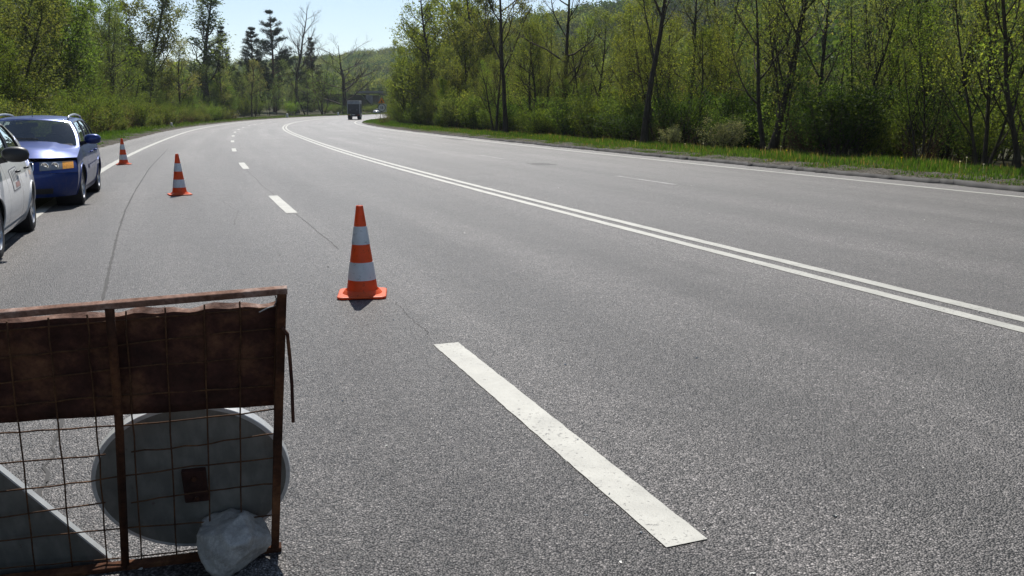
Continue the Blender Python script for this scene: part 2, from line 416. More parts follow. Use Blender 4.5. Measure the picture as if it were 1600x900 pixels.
# right-hand verge: crumbling earth berm against the asphalt
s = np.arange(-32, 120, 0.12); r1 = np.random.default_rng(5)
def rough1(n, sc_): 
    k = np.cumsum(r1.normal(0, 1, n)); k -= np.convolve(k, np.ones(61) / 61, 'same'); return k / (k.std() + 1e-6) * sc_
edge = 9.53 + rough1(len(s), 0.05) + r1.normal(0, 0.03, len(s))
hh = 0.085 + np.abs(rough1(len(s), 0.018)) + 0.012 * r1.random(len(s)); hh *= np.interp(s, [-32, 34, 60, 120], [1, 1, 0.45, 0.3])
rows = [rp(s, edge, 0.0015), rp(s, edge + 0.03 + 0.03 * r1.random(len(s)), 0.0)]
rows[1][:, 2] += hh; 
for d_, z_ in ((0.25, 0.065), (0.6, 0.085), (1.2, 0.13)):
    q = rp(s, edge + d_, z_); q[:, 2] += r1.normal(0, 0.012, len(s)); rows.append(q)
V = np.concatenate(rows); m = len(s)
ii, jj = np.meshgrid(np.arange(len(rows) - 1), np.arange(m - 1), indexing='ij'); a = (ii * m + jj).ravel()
vm = np_mesh('verge', V, np.stack([a, a + m, a + m + 1, a + 1], 1)[:, ::-1], [M['gravel'], M['tar_and_shade']])
vm.polygons.foreach_set('material_index', (ii.ravel() == 0).astype(np.int32)); vm.update()      # shade of the broken face put into its colour, as dark as tar
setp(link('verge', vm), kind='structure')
# left-hand verge: gravelly earth lip
s = np.arange(-32, 250, 0.25); edge = -9.45 + rough1(len(s), 0.06)
rows = [rp(s, edge, 0.002), rp(s, edge - 0.05, 0.03), rp(s, edge - 0.6, 0.07), rp(s, edge - 1.6, 0.13)]
for k in (1, 2, 3): rows[k][:, 2] += r1.normal(0, 0.012, len(s))
V = np.concatenate(rows); m = len(s); ii, jj = np.meshgrid(np.arange(3), np.arange(m - 1), indexing='ij'); a = (ii * m + jj).ravel()
setp(link('verge', np_mesh('verge', V, np.stack([a, a + m, a + m + 1, a + 1], 1), M['gravel'])), kind='structure')

# ------------------------------------------------------------------ grass
def blades(P, h, wd, rs, lean=0.35):
    n = len(P); an = rs.random(n) * 2 * np.pi; ln = lean * rs.random(n) * h; la = rs.random(n) * 2 * np.pi
    dx = np.stack([np.cos(an), np.sin(an), 0 * an], 1) * (wd / 2)[:, None]
    tip = P + np.stack([np.cos(la) * ln, np.sin(la) * ln, h], 1)
    mid = P + np.stack([np.cos(la) * ln * .3, np.sin(la) * ln * .3, h * .55], 1)
    V = np.stack([P - dx, P + dx, mid + dx * .8, tip, mid - dx * .8], 1).reshape(-1, 3)
    i = np.arange(n) * 5
    return V, np.concatenate([np.stack([i, i + 1, i + 2, i + 4], 1), np.stack([i + 4, i + 2, i + 3, i + 3], 1)])
def grass_strip(name, label, sr, orr, n, hr, mat, seed, wd=(0.012, 0.028), nearbias=1.0, wav=1):
    r = np.random.default_rng(seed)
    s = sr[0] + (sr[1] - sr[0]) * r.random(n) ** nearbias; o_ = orr[0] + (orr[1] - orr[0]) * r.random(n)
    if wav: o_ = o_ + 0.22 * np.sin(s * 1.3) + 0.16 * np.sin(s * 3.1 + 1)
    P = rp(s, o_); P[:, 2] = ground_z(P[:, 0], P[:, 1]) - 0.02
    clump = 0.75 + 0.5 * np.sin(P[:, 0] * 2.1 + 3 * np.sin(P[:, 1])) * np.sin(P[:, 1] * 1.7) 
    h = (hr[0] + (hr[1] - hr[0]) * r.random(n)) * np.clip(clump, 0.4, 1.4) * np.interp(np.abs(o_), [min(abs(orr[0]), abs(orr[1])), min(abs(orr[0]), abs(orr[1])) + 1.2], [0.5, 1.1])
    V, F = blades(P, h, wd[0] + (wd[1] - wd[0]) * r.random(n), r)
    # triangles for the tips
    q = F[:n]; t = F[n:, :3]
    F3 = np.concatenate([q[:, [0, 1, 2]], q[:, [0, 2, 3]], t])
    o = link(name, np_mesh(name, V, F3, mat)); setp(o, label, 'grass', kind='stuff'); return o
grass_strip('grass', 'lush green grass strip between the asphalt and the right-hand wood', (-4, 70), (9.66, 15.0), 95000, (0.06, 0.20), M['grass'], 1, nearbias=1.35)
grass_strip('grass', 'far end of the right-hand grass strip where the road bends', (68, 150), (9.8, 14.6), 22000, (0.08, 0.22), M['grass'], 2, (0.03, 0.06), 1.2)
grass_strip('grass', 'narrow green grass strip along the left-hand shoulder', (-5, 70), (-12.4, -9.9), 38000, (0.08, 0.26), M['grass'], 3)
grass_strip('grass', 'thin grass edge along the far left side of the bend', (68, 260), (-13.0, -9.8), 22000, (0.1, 0.3), M['grass'], 4, (0.03, 0.07))
grass_strip('dry_grass', 'straw-coloured dry stalks under the left-hand trees', (-5, 140), (-15.5, -11.8), 6000, (0.15, 0.6), M['grass_dry'], 5, (0.01, 0.03))
grass_strip('dry_grass', 'sparse dry stalks scattered along the crumbling right verge', (-4, 70), (9.7, 10.6), 7000, (0.05, 0.16), M['grass_dry'], 6, nearbias=1.3)
grass_strip('dry_grass', 'dead stalks mixed through the right-hand grass strip', (-4, 80), (10.2, 15.2), 6000, (0.1, 0.3), M['grass_dry'], 8, nearbias=1.3)
grass_strip('grass', 'short tufts creeping over the crumbling right verge', (-4, 75), (9.72, 10.25), 26000, (0.06, 0.16), M['grass'], 9, nearbias=1.3, wav=0)
def flowers(name, label, mat, n, sr, orr, seed):
    r = np.random.default_rng(seed); s = sr[0] + (sr[1] - sr[0]) * r.random(n); o_ = orr[0] + (orr[1] - orr[0]) * r.random(n)
    P = rp(s, o_); P[:, 2] = ground_z(P[:, 0], P[:, 1]); mb = MB()
    for p in P:
        h = 0.16 + 0.14 * r.random(); mb.tube([p, p + [0, 0, h]], 0.004, 3)
        mb.lathe([(0.001, h), (0.022, h + .004), (0.024, h + .012), (0.001, h + .018)], 6, 0, 'z', tuple(p))
    setp(mb.build(name, mat), label, 'flowers', kind='stuff')
flowers('dandelions', 'tiny yellow dandelions dotted in the right-hand grass', M['petal'], 6, (2, 40), (10.6, 13.4), 1)
flowers('daisies', 'tiny white flowers dotted in the right-hand grass', M['petal_white'], 12, (2, 34), (10.5, 13.6), 2)

# ------------------------------------------------------------------ trees: every kind is grown as trunk + limbs and a crown of single leaves
def tubes_np(paths):
    Vs, Fs, n0 = [], [], 0
    for pts, rad, k in paths:
        pts = np.asarray(pts); n = len(pts)
        T = np.gradient(pts, axis=0); T /= np.linalg.norm(T, axis=1)[:, None] + 1e-9
        ref = np.where(np.abs(T[:, 2:3]) < 0.9, np.array([[0, 0, 1.]]), np.array([[1., 0, 0]]))
        ref = np.repeat(ref[:1], n, 0)
        A = np.cross(T, ref); A /= np.linalg.norm(A, axis=1)[:, None] + 1e-9; B = np.cross(T, A)
        an = 2 * np.pi * np.arange(k) / k
        R = pts[:, None, :] + (A[:, None, :] * np.cos(an)[None, :, None] + B[:, None, :] * np.sin(an)[None, :, None]) * np.asarray(rad)[:, None, None]
        Vs.append(R.reshape(-1, 3)); i, j = np.meshgrid(np.arange(n - 1), np.arange(k), indexing='ij')
        a = n0 + i * k + j; b = n0 + i * k + (j + 1) % k
        Fs.append(np.stack([a, b, b + k, a + k], -1).reshape(-1, 4)); n0 += n * k
    return np.concatenate(Vs), np.concatenate(Fs)
def leaf_np(P, size, r, asp=0.62, up=0.0):
    n = len(P); a = r.normal(size=(n, 3)); a[:, 2] += up; a /= np.linalg.norm(a, axis=1)[:, None]
    b = np.cross(a, r.normal(size=(n, 3))); b /= np.linalg.norm(b, axis=1)[:, None] + 1e-9
    sz = (size * (0.55 + 0.9 * r.random(n)))[:, None]
    V = np.stack([P - a * sz * .5, P + b * sz * .5 * asp, P + a * sz * .5, P - b * sz * .5 * asp], 1).reshape(-1, 3)
    i = np.arange(n) * 4
    return V, np.stack([i, i + 1, i + 2, i + 3], 1)
class Grow:
    def __init__(s, seed): s.r = np.random.default_rng(seed); s.paths = []; s.sites = []; s.w = []
    def limb(s, p, d, L, rad, n, wob=0.12, trop=0.05, tip=0.25, k=4):
        pts = [np.array(p, float)]; d = np.array(d, float); d /= np.linalg.norm(d)
        for i in range(n):
            d = d + s.r.normal(0, wob, 3) + np.array([0, 0, trop]); d /= np.linalg.norm(d)
            pts.append(pts[-1] + d * L / n)
        pts = np.array(pts); rr = rad * np.linspace(1, tip, n + 1)
        s.paths.append((pts, rr, k)); return pts, rr
    def split(s, pts, rr, f0, count, ang, Lf, lvl, maxl, o):
        n = len(pts)
        az0 = s.r.random() * 6.28
        for c in range(count):
            f = f0 + (1 - f0) * (c + s.r.random() * .8) / count; f = min(f, 0.99); x = f * (n - 1); i = int(x); q = x - i
            p = pts[i] * (1 - q) + pts[min(i + 1, n - 1)] * q; rd = np.interp(x, range(n), rr)
            t = pts[min(i + 1, n - 1)] - pts[max(i - 1, 0)]; t = t / np.linalg.norm(t)
            az = az0 + c * 2.4 + s.r.normal(0, .4)
            e = np.array([math.cos(az), math.sin(az), 0.]); e = e - t * e.dot(t); nn = np.linalg.norm(e)
            if nn < .2: e = s.r.normal(size=3); e -= t * e.dot(t); nn = np.linalg.norm(e)
            e /= nn; an = ang * (0.75 + .5 * s.r.random())
            d = t * math.cos(an) + e * math.sin(an)
            L = Lf(f) * (0.7 + .6 * s.r.random())
            cp_, cr = s.limb(p, d, L, min(rd * .62, o['tw'] * (3.2 if lvl == 1 else (1.7 if lvl == 2 else 1))) , 5 if lvl < 3 else 3, o['wob'], o['trop'], 0.3, 4 if lvl == 1 else 3)
            if lvl < maxl:
                s.split(cp_, cr, o.get('f0b', .25), o['nb'][lvl], o['ang2'], lambda f_, L=L: L * o['lr'] * (1.1 - .5 * f_), lvl + 1, maxl, o)
            if lvl >= maxl - o.get('leaflv', 1) + 1:
                m = max(2, int(L / o.get('ls', .16)))
                for g in np.linspace(.2, 1, m):
                    x = g * (len(cp_) - 1); i = min(int(x), len(cp_) - 2); s.sites.append(cp_[i] + (cp_[i + 1] - cp_[i]) * (x - i))
    def out(s, name, bark, leafmat, per, size, spread, asp=.62, up=0., cap=26000):
        V, F = tubes_np(s.paths); wood = np_mesh(name + '_wood', V, F, bark, True)
        if per <= 0 or not s.sites: return wood, None
        S = np.array(s.sites); n = int(min(cap, len(S) * per)); idx = s.r.integers(0, len(S), n)
        keep = s.r.random(len(S)) ** .7; idx = idx[s.r.random(n) < keep[idx] * 1.0 + .15]
        P = S[idx] + s.r.normal(0, spread, (len(idx), 3))
        V, F = leaf_np(P, size, s.r, asp, up)
        return wood, np_mesh(name + '_crown', V, F, leafmat)
def broad(seed, H=10, rad=.15, base=.28, spread=2.6, n1=13, nb=(0, 6, 5), ang=.85, ang2=.7, per=7, size=.10, lsp=.16, trop=.09, wob=.13, lean=(0, 0), maxl=3, bark='bark', asp=.62, cap=26000, tw=.016, lr=.5, stems=1, leaflv=1, f0b=.25, tip=.12, sh=.65):
    g = Grow(seed); o = dict(tw=tw, wob=wob, trop=trop, nb=nb, ang2=ang2, lr=lr, leaflv=leaflv, f0b=f0b)
    for k in range(stems):
        a = 6.28 * k / stems + g.r.random(); q = 0 if stems == 1 else .22
        Hk = H * (1 if k == 0 else .65 + .35 * g.r.random())
        pts, rr = g.limb((.12 * math.cos(a) * (stems > 1), .12 * math.sin(a) * (stems > 1), -.25), (lean[0] + q * math.cos(a), lean[1] + q * math.sin(a), 1), Hk * .97, rad * (1 if k == 0 else .7), 12, .045, .03, tip, 7)
        rr[0] *= 1.5; rr[1] *= 1.12
        g.split(pts, rr, base, max(3, int(n1 * (1 if k == 0 else .7))), ang, lambda f: spread * ((1 - f) / (1 - base)) ** sh * 1.0 + spread * .16, 1, maxl, o)
    return g.out('tree', M[bark], M['leaf'], per, size, lsp, asp, 0, cap)
def shrub(seed, H=2.2, n=9, per=9, size=.075, lsp=.13, cap=9000, tw=.009, sp=.45, bark='bark', asp=.6):
    g = Grow(seed); o = dict(tw=tw, wob=.2, trop=.06, nb=(0, 5, 4), ang2=.7, lr=.5, leaflv=1)
    for k in range(n):
        a = 6.28 * k / n + g.r.random() * .6; q = sp * (.3 + g.r.random())
        L = H * (.6 + .45 * g.r.random())
        pts, rr = g.limb((.18 * math.cos(a), .18 * math.sin(a), -.1), (q * math.cos(a), q * math.sin(a), 1), L, .022, 7, .1, .0, .25, 4)
        g.split(pts, rr, .12, 8, .75, lambda f, L=L: L * .34 * (1.15 - .7 * f), 1, 2, o)
    return g.out('shrub', M[bark], M['leaf'], per, size, lsp, asp, 0, cap)
def conifer(seed, H=12, rad=.17, base=.3, spread=2.3, whorls=16, per=16, dens=1.0, sag=-.02):
    g = Grow(seed); o = dict(tw=.014, wob=.1, trop=.04, nb=(0, 7, 4), ang2=.75, lr=.38, leaflv=1, ls=.1)
    pts, rr = g.limb((0, 0, -.2), (0, 0, 1), H, rad, 14, .02, .02, .12, 7)
    for w_ in range(whorls):
        f = base + (1 - base) * w_ / whorls
        if g.r.random() < .12: continue
        for b in range(4 + int(g.r.random() * 2)):
            az = g.r.random() * 6.28; x = f * (len(pts) - 1); i = int(x); p = pts[i] + (pts[min(i + 1, len(pts) - 1)] - pts[i]) * (x - i)
            L = spread * (1 - ((f - base) / (1 - base)) ** 1.3) * (.5 + .7 * g.r.random()) + .25
            cp_, cr = g.limb(p, (math.cos(az), math.sin(az), .25 + .5 * (f - base)), L, .035, 5, .09, sag + .05, .3, 4)
            g.split(cp_, cr, .3, 7, .7, lambda f_, L=L: L * .36 * (1.2 - .6 * f_), 2, 2, o)
    V, F = tubes_np(g.paths); wood = np_mesh('conifer_wood', V, F, M['bark_red'], True)
    S = np.array(g.sites); idx = g.r.integers(0, len(S), min(34000, int(len(S) * per)))
    P = S[idx] + g.r.normal(0, .07, (len(idx), 3)); V, F = leaf_np(P, .17, g.r, .16, .25)
    return wood, np_mesh('conifer_crown', V, F, M['needle'])
K = {}
K['broadA'] = broad(11, size=.085, cap=30000); K['broadB'] = broad(12, 11, .16, .22, 3.0, 15, per=6); K['broadC'] = broad(13, 9, .13, .18, 2.5, 14, per=7, size=.09)
K['willowA'] = broad(21, 10, .17, .07, 2.7, 22, nb=(0, 7, 5), per=7, size=.12, trop=.12, cap=34000, stems=2)
K['willowB'] = broad(22, 11, .18, .08, 3.1, 22, nb=(0, 7, 5), per=6, size=.12, trop=.10, cap=34000, stems=3)
K['poplar'] = broad(31, 12, .17, .14, 2.0, 24, ang=.55, ang2=.5, per=5, size=.12, trop=.2, cap=20000)
K['tallA'] = broad(41, 14, .17, .30, 3.4, 13, nb=(0, 5, 5), ang=.75, per=3.6, size=.07, lsp=.12, cap=13000, tw=.019)
K['tallB'] = broad(42, 14, .19, .26, 3.8, 14, nb=(0, 6, 5), ang=.9, per=2.8, size=.07, lsp=.12, cap=12000, tw=.021, wob=.18, lean=(-.05, 0))
K['tallC'] = broad(43, 13, .16, .22, 3.0, 14, nb=(0, 5, 5), ang=.7, per=5, size=.07, lsp=.13, cap=15000, stems=2)
K['bareA'] = broad(51, 14, .17, .22, 3.6, 18, nb=(0, 7, 6), ang=.6, ang2=.5, per=.25, size=.06, trop=.14, tw=.024, cap=1500)
K['bareB'] = broad(52, 11, .24, .12, 5.2, 17, nb=(0, 7, 6), ang=.9, ang2=.6, per=.25, size=.06, trop=.10, tw=.03, cap=1500, wob=.16, tip=.07, sh=.45)
K['sapling'] = broad(61, 7.5, .06, .12, 1.3, 16, nb=(0, 4, 3), ang=.5, ang2=.5, per=9, size=.062, trop=.16, cap=12000, stems=2, tw=.009)
K['saplingB'] = broad(62, 8.5, .07, .10, 1.7, 18, nb=(0, 4, 3), ang=.55, ang2=.5, per=9, size=.064, trop=.14, cap=14000, stems=3, tw=.01)
K['pine'] = conifer(71); K['spruce'] = conifer(72, 11, .15, .12, 2.2, 20)
K['shrubA'] = shrub(81); K['shrubB'] = shrub(82, 3.0, 11, cap=12000); K['shrubC'] = shrub(83, 1.6, 9, sp=.8, per=10)
K['twiggy'] = shrub(84, 2.0, 14, per=.8, size=.06, cap=1800, bark='bark_red', sp=.5)

def plant(name, kind, X, Y, H, col, label, cat='tree', group=None, rz=None, sxy=1.0, tilt=(0, 0)):
    wood, crown = K[kind]
    zs = np.empty(len(wood.vertices) * 3, np.float32); wood.vertices.foreach_get('co', zs); h0 = zs[2::3].max()
    if rz == 'back':
        i = np.argmax(zs[2::3]); rz = math.pi / 2 - math.atan2(zs[3 * i + 1], zs[3 * i])
    o = empty(name, (X, Y, gz(X, Y)), random.random() * 6.28 if rz is None else rz); k = H / h0
    o.rotation_euler.x, o.rotation_euler.y = tilt
    o.scale = (k * sxy, k * sxy, k)
    t = link('trunk' if cat == 'tree' else 'stems', wood, o)
    if crown is not None:
        c = link('crown' if cat == 'tree' else 'foliage', crown, o); c.color = (*col, 1)
    setp(o, label, cat, group); return o
GR = (0.093, 0.142, 0.037); YG = (0.148, 0.190, 0.050); OL = (0.108, 0.136, 0.050); DK = (0.039, 0.073, 0.020); PALE = (0.188, 0.206, 0.101); GREY = (0.17, 0.19, 0.14); BRI = (0.118, 0.185, 0.036); BUD = (0.150, 0.145, 0.055); PINE = (0.020, 0.034, 0.017); MINT = (0.110, 0.155, 0.070)
TR = []
def edge_tree(name, kind, x, off, H, col, label, cat='tree', **kw):
    p, s_ = on_edge(x, off)
    if 'top' in kw:
        H = pY(x, kw.pop('top'), p.y).z - gz(p.x, p.y)      # tall enough to reach this height in the photograph
    kw.setdefault('group', ('trees' if cat == 'tree' else 'shrubs') + (' along the right verge' if off > 0 else ' along the left verge'))
    return plant(name, kind, p.x, p.y, H, col, label, cat, **kw)
# right-hand side, from the bend towards the camera
edge_tree('bushy_tree', 'willowB', 634, 14.8, 8.5, YG, 'leafy yellow-green tree at the bend, just right of the orange warning sign', sxy=.85, top=62)
edge_tree('bushy_tree', 'willowA', 662, 16.5, 12.5, GR, 'tall leafy green tree standing second from the orange warning sign', top=2)
edge_tree('bushy_tree', 'willowB', 690, 17.5, 13, YG, 'broad yellow-green tree in the middle of the bushy clump on the bend', top=-40)
edge_tree('bushy_tree', 'willowA', 735, 16.5, 10.5, OL, 'olive-green bushy tree just left of the twin dark trunks', top=-20)
edge_tree('bushy_tree', 'willowA', 705, 14.6, 4.4, BRI, 'low bright green bush in front of the bushy clump on the bend')
edge_tree('twin_trunk_tree', 'tallC', 772, 13.9, 8.2, OL, 'short dark half of the twin trunks, left of the taller straight trunk', rz=.4)
edge_tree('tall_tree', 'tallA', 789, 14.1, 14.5, BUD, 'tall dark straight trunk right beside the short twin, opening into bare limbs', rz=1.2)
edge_tree('tall_tree', 'tallB', 872, 15.8, 13, OL, 'dark slightly curved trunk with thin crown, next right of the twin trunks', rz=2.0)
edge_tree('forked_tree', 'bareB', 902, 16.8, 7.0, OL, 'low dark tree forking into one long limb reaching right', rz=0.4, sxy=.85)
edge_tree('leaning_tree', 'tallA', 1002, 13.7, 12.5, OL, 'slender grey trunk leaning left over the grass in mid picture', rz=3.4, tilt=(0, -.035))
edge_tree('ivy_tree', 'tallB', 1068, 17.5, 10.5, DK, 'thick broken trunk wrapped in dark ivy behind the leaning trunk', rz=4.1, sxy=.8)
edge_tree('slender_tree', 'tallC', 1192, 14.8, 11.0, YG, 'many-stemmed tree with yellow-green leaf tufts above the dark thicket', rz=5.2)
edge_tree('bare_tree', 'bareA', 1338, 22, 9.5, OL, 'thin bare tree with slanting pale twigs above the round thicket', rz=1.0)
edge_tree('ivy_tree', 'tallC', 1462, 20, 11, DK, 'dark ivy-clad trunk rising behind the yellow-green saplings at right')
edge_tree('young_tree', 'saplingB', 1528, 14.2, 7.0, YG, 'yellow-green sapling with pale upright stems, left of the tallest one')
edge_tree('young_tree', 'sapling', 1590, 13.9, 8.0, YG, 'tallest yellow-green sapling at the right edge of the picture')
edge_tree('young_tree', 'saplingB', 1420, 15.0, 4.6, GR, 'fresh green sapling low in the thicket left of the ivy-clad trunk')
edge_tree('shrub', 'shrubA', 1122, 13.6, 1.25, GREY, 'pale grey-leaved shrub at the edge of the grass', 'shrub', sxy=1.25)
edge_tree('shrub', 'shrubA', 1046, 13.4, 0.85, GREY, 'small grey-leaved shrub at the foot of the leaning trunk', 'shrub', sxy=1.3)
edge_tree('shrub', 'shrubB', 962, 14.0, 1.9, DK, 'round dark brown-green shrub left of the leaning trunk', 'shrub', sxy=1.6)
edge_tree('shrub', 'shrubB', 1290, 14.6, 3.0, DK, 'rounded very dark thicket bush right of the many-stemmed tree', 'shrub', sxy=1.25)
edge_tree('shrub', 'shrubB', 845, 14.4, 2.4, BRI, 'fresh green shrub between the twin trunks and the curved trunk', 'shrub', sxy=1.1)
edge_tree('shrub', 'twiggy', 600, 11.6, 1.5, BUD, 'leafless brown twiggy shrub on the point of the bend below the sign', 'shrub', sxy=1.5)
edge_tree('bushy_tree', 'willowA', 722, 21, 13, YG, 'tall pale green tree filling the gap behind the low bright bush', top=-60)
edge_tree('bushy_tree', 'willowB', 764, 23, 13, OL, 'tall olive tree rising directly behind the twin dark trunks', top=-45)
edge_tree('leafy_tree', 'broadB', 832, 21, 11, YG, 'leafy yellow-green tree behind the gap between twin and curved trunks', top=10)
# left-hand side, from the camera to the bridge
edge_tree('leafy_tree', 'willowB', 20, -15.6, 8.0, OL, 'dense olive-green tree at the left edge above the parked cars', sxy=1.2, top=-60)
edge_tree('leafy_tree', 'willowA', 105, -16.0, 9.5, GR, 'tall green tree rising right behind the blue estate car', sxy=1.15, top=-90)
edge_tree('leafy_tree', 'broadC', 185, -15.5, 7.2, BRI, 'bright fresh green tree right of the blue estate car', sxy=1.25, top=-10)
edge_tree('leafy_tree', 'willowA', 228, -18, 11, OL, 'tall olive tree behind the bright fresh green one', top=-60)
edge_tree('blossom_tree', 'broadC', 284, -14.6, 7.0, PALE, 'pale blossoming tree above the white marker stone', sxy=1.3, top=60)
edge_tree('slender_tree', 'poplar', 326, -17, 15.0, MINT, 'tallest airy tree on the left with sky showing through its crown', sxy=2.0, rz='back', top=-25)
edge_tree('dark_tree', 'spruce', 355, -19, 9.0, PINE, 'dark evergreen at the foot of the tall airy tree', top=40)
edge_tree('blossom_tree', 'broadC', 352, -14.6, 7.2, PALE, 'pale grey-green blossoming bush-like tree beneath the tall airy tree', sxy=1.1, top=88)
edge_tree('blossom_tree', 'broadA', 394, -15.2, 8.4, PALE, 'pale green rounded tree between the tall airy tree and the pines', top=92)
edge_tree('pine_tree', 'spruce', 399, -24, 15.2, PINE, 'shorter dark pine left of the tallest pine against the sky', sxy=1.35, top=42)
edge_tree('pine_tree', 'pine', 430, -24, 18.5, PINE, 'tallest dark pine against the sky on the left', sxy=1.35, top=14)
edge_tree('bare_tree', 'bareA', 466, -19, 19.5, OL, 'tall leafless tree with fine upright twigs right of the tallest pine', rz=.5, sxy=1.5, top=2)
edge_tree('spruce_tree', 'spruce', 493, -26, 17.0, PINE, 'small dark spruce top between the two leafless trees', top=58)
edge_tree('young_tree', 'sapling', 480, -14.6, 9.0, MINT, 'slim fresh green tree in front of the tall leafless tree', sxy=1.5, top=95)
edge_tree('young_tree', 'saplingB', 505, -14.6, 8.5, BRI, 'light green bushy tree left of the truck', sxy=1.5, top=88)
edge_tree('bare_tree', 'bareB', 541, -16.5, 17.5, OL, 'wide leafless tree with dark spreading limbs above the truck', rz=2.5, sxy=1.7, top=50)
edge_tree('shrub', 'shrubB', 330, -13.2, 2.6, BRI, 'small bright green bush on the left verge beyond the marker stone', 'shrub')
edge_tree('shrub', 'shrubB', 455, -13.2, 4.0, BRI, 'light green bush at the left roadside beyond the pale trees', 'shrub', sxy=1.1)
edge_tree('shrub', 'shrubC', 262, -12.9, 1.4, GREY, 'low grey-green bush left of the white marker stone', 'shrub', sxy=1.4)

# woods behind and undergrowth: one mass each, spread with geometry nodes
def scatter(name, label, cat, pts, kinds, cols, srange, seed, mats=None):
    me = bpy.data.meshes.new(name); me.from_pydata([tuple(p) for p in pts], [], [])
    o = link(name, me); setp(o, label, cat, kind='stuff')
    col = bpy.data.collections.new(name + '_kinds')
    for k, c_ in zip(kinds, cols):
        wood, crown = K[k]
        # one joined mesh per kind: wood and leaves, the leaf material set per object
        if k not in MASS:
            nv = len(wood.vertices); a = np.empty(nv * 3, np.float32); wood.vertices.foreach_get('co', a)
            fa = np.empty(len(wood.loops), np.int32); wood.loops.foreach_get('vertex_index', fa)
            b = np.empty(len(crown.vertices) * 3, np.float32); crown.vertices.foreach_get('co', b)
            fb = np.empty(len(crown.loops), np.int32); crown.loops.foreach_get('vertex_index', fb)
            F = np.concatenate([fa.reshape(-1, 4), fb.reshape(-1, 4) + nv])
            m = np_mesh(k + '_mass', np.concatenate([a, b]).reshape(-1, 3), F, [wood.materials[0], M['leaf']])
            m.polygons.foreach_set('material_index', np.r_[np.zeros(len(fa) // 4, np.int32), np.ones(len(fb) // 4, np.int32)])
            m.update(); MASS[k] = m
        m = MASS[k]
        q = bpy.data.objects.new(k + '_mass', m); col.objects.link(q)
        q.material_slots[1].link = 'OBJECT'; q.material_slots[1].material = LEAFM[c_]
    ng = bpy.data.node_groups.new(name, 'GeometryNodeTree')
    ng.interface.new_socket('Geometry', in_out='INPUT', socket_type='NodeSocketGeometry'); ng.interface.new_socket('Geometry', in_out='OUTPUT', socket_type='NodeSocketGeometry')
    N = ng.nodes; L = ng.links
    gi = N.new('NodeGroupInput'); go = N.new('NodeGroupOutput'); ip = N.new('GeometryNodeInstanceOnPoints'); ci = N.new('GeometryNodeCollectionInfo')
    ci.inputs['Collection'].default_value = col; ci.inputs['Separate Children'].default_value = True; ci.inputs['Reset Children'].default_value = True
    rr = N.new('FunctionNodeRandomValue'); rr.data_type = 'FLOAT_VECTOR'; rr.inputs[0].default_value = (-.05, -.05, 0); rr.inputs[1].default_value = (.05, .05, 6.28); rr.inputs['Seed'].default_value = seed
    rs = N.new('FunctionNodeRandomValue'); rs.inputs[2].default_value = srange[0]; rs.inputs[3].default_value = srange[1]; rs.inputs['Seed'].default_value = seed + 1
    ip.inputs['Pick Instance'].default_value = True
    L.new(gi.outputs[0], ip.inputs['Points']); L.new(ci.outputs[0], ip.inputs['Instance']); L.new(rr.outputs[0], ip.inputs['Rotation']); L.new(rs.outputs[1], ip.inputs['Scale'])
    L.new(ip.outputs[0], go.inputs[0])
    md = o.modifiers.new('spread', 'NODES'); md.node_group = ng
    return o
LEAFM = {}; MASS = {}
for n_, c_ in dict(GR=GR, YG=YG, OL=OL, DK=DK, PALE=PALE, BRI=BRI, BUD=BUD, MINT=MINT, GREY=GREY, PINE=PINE).items(): LEAFM[n_] = mk_leaf('leaf_' + n_.lower(), c_)
def band(n, sr, orr, seed, gap=0.0, bias=1.0, clear=True):
    r = np.random.default_rng(seed); out = []
    for _ in range(n * 6):
        s_ = sr[0] + (sr[1] - sr[0]) * r.random(); o_ = orr[0] + (orr[1] - orr[0]) * r.random() ** bias
        p = rp(s_, o_); 
        if gap and any((p[0] - q[0]) ** 2 + (p[1] - q[1]) ** 2 < gap * gap for q in out): continue
        out.append(p)
        if len(out) >= n: break
    P = np.array(out); u_ = proj(P[:, 0], np.maximum(P[:, 1], 1), P[:, 2])[0]
    if clear: P = P[~((u_ > 546) & (u_ < 612) & (P[:, 1] > 40) & (P[:, 1] < 262))]      # the clear view along the carriageway to the bridge
    P[:, 2] = ground_z(P[:, 0], P[:, 1]) - .05; return P
scatter('woodland', 'mixed spring wood growing behind the right-hand tree line', 'woodland', band(210, (-12, 125), (18.5, 85), 1, 2.6), ['broadA', 'broadB', 'tallC', 'saplingB', 'broadC', 'tallA'], ['OL', 'GR', 'OL', 'YG', 'BUD', 'OL'], (.5, .85), 1)
scatter('woodland', 'wood inside the bend beyond the bushy willow clump', 'woodland', band(60, (120, 330), (15.5, 70), 2, 4.5), ['willowA', 'willowB', 'broadA', 'broadC'], ['YG', 'OL', 'GR', 'OL'], (.6, .95), 2)
scatter('woodland', 'dense olive spring wood on the left behind the front trees', 'woodland', band(230, (-14, 120), (-46, -17.0), 3, 2.1), ['broadA', 'broadB', 'willowA', 'willowB', 'bareA'], ['OL', 'GR', 'OL', 'OL', 'OL'], (.8, 1.3), 3)
scatter('woodland', 'distant wood on the left side of the bend towards the bridge', 'woodland', band(270, (118, 380), (-75, -16.5), 4, 2.9), ['broadA', 'broadB', 'bareA', 'saplingB', 'broadC'], ['GR', 'OL', 'BUD', 'MINT', 'DK'], (.55, .95), 4)
scatter('undergrowth', 'tangled dark green undergrowth below the right-hand trees', 'undergrowth', band(420, (-8, 110), (14.8, 24), 5, .55), ['shrubA', 'shrubB', 'shrubB', 'sapling', 'twiggy'], ['GR', 'DK', 'GR', 'OL', 'OL'], (.55, 1.15), 5)
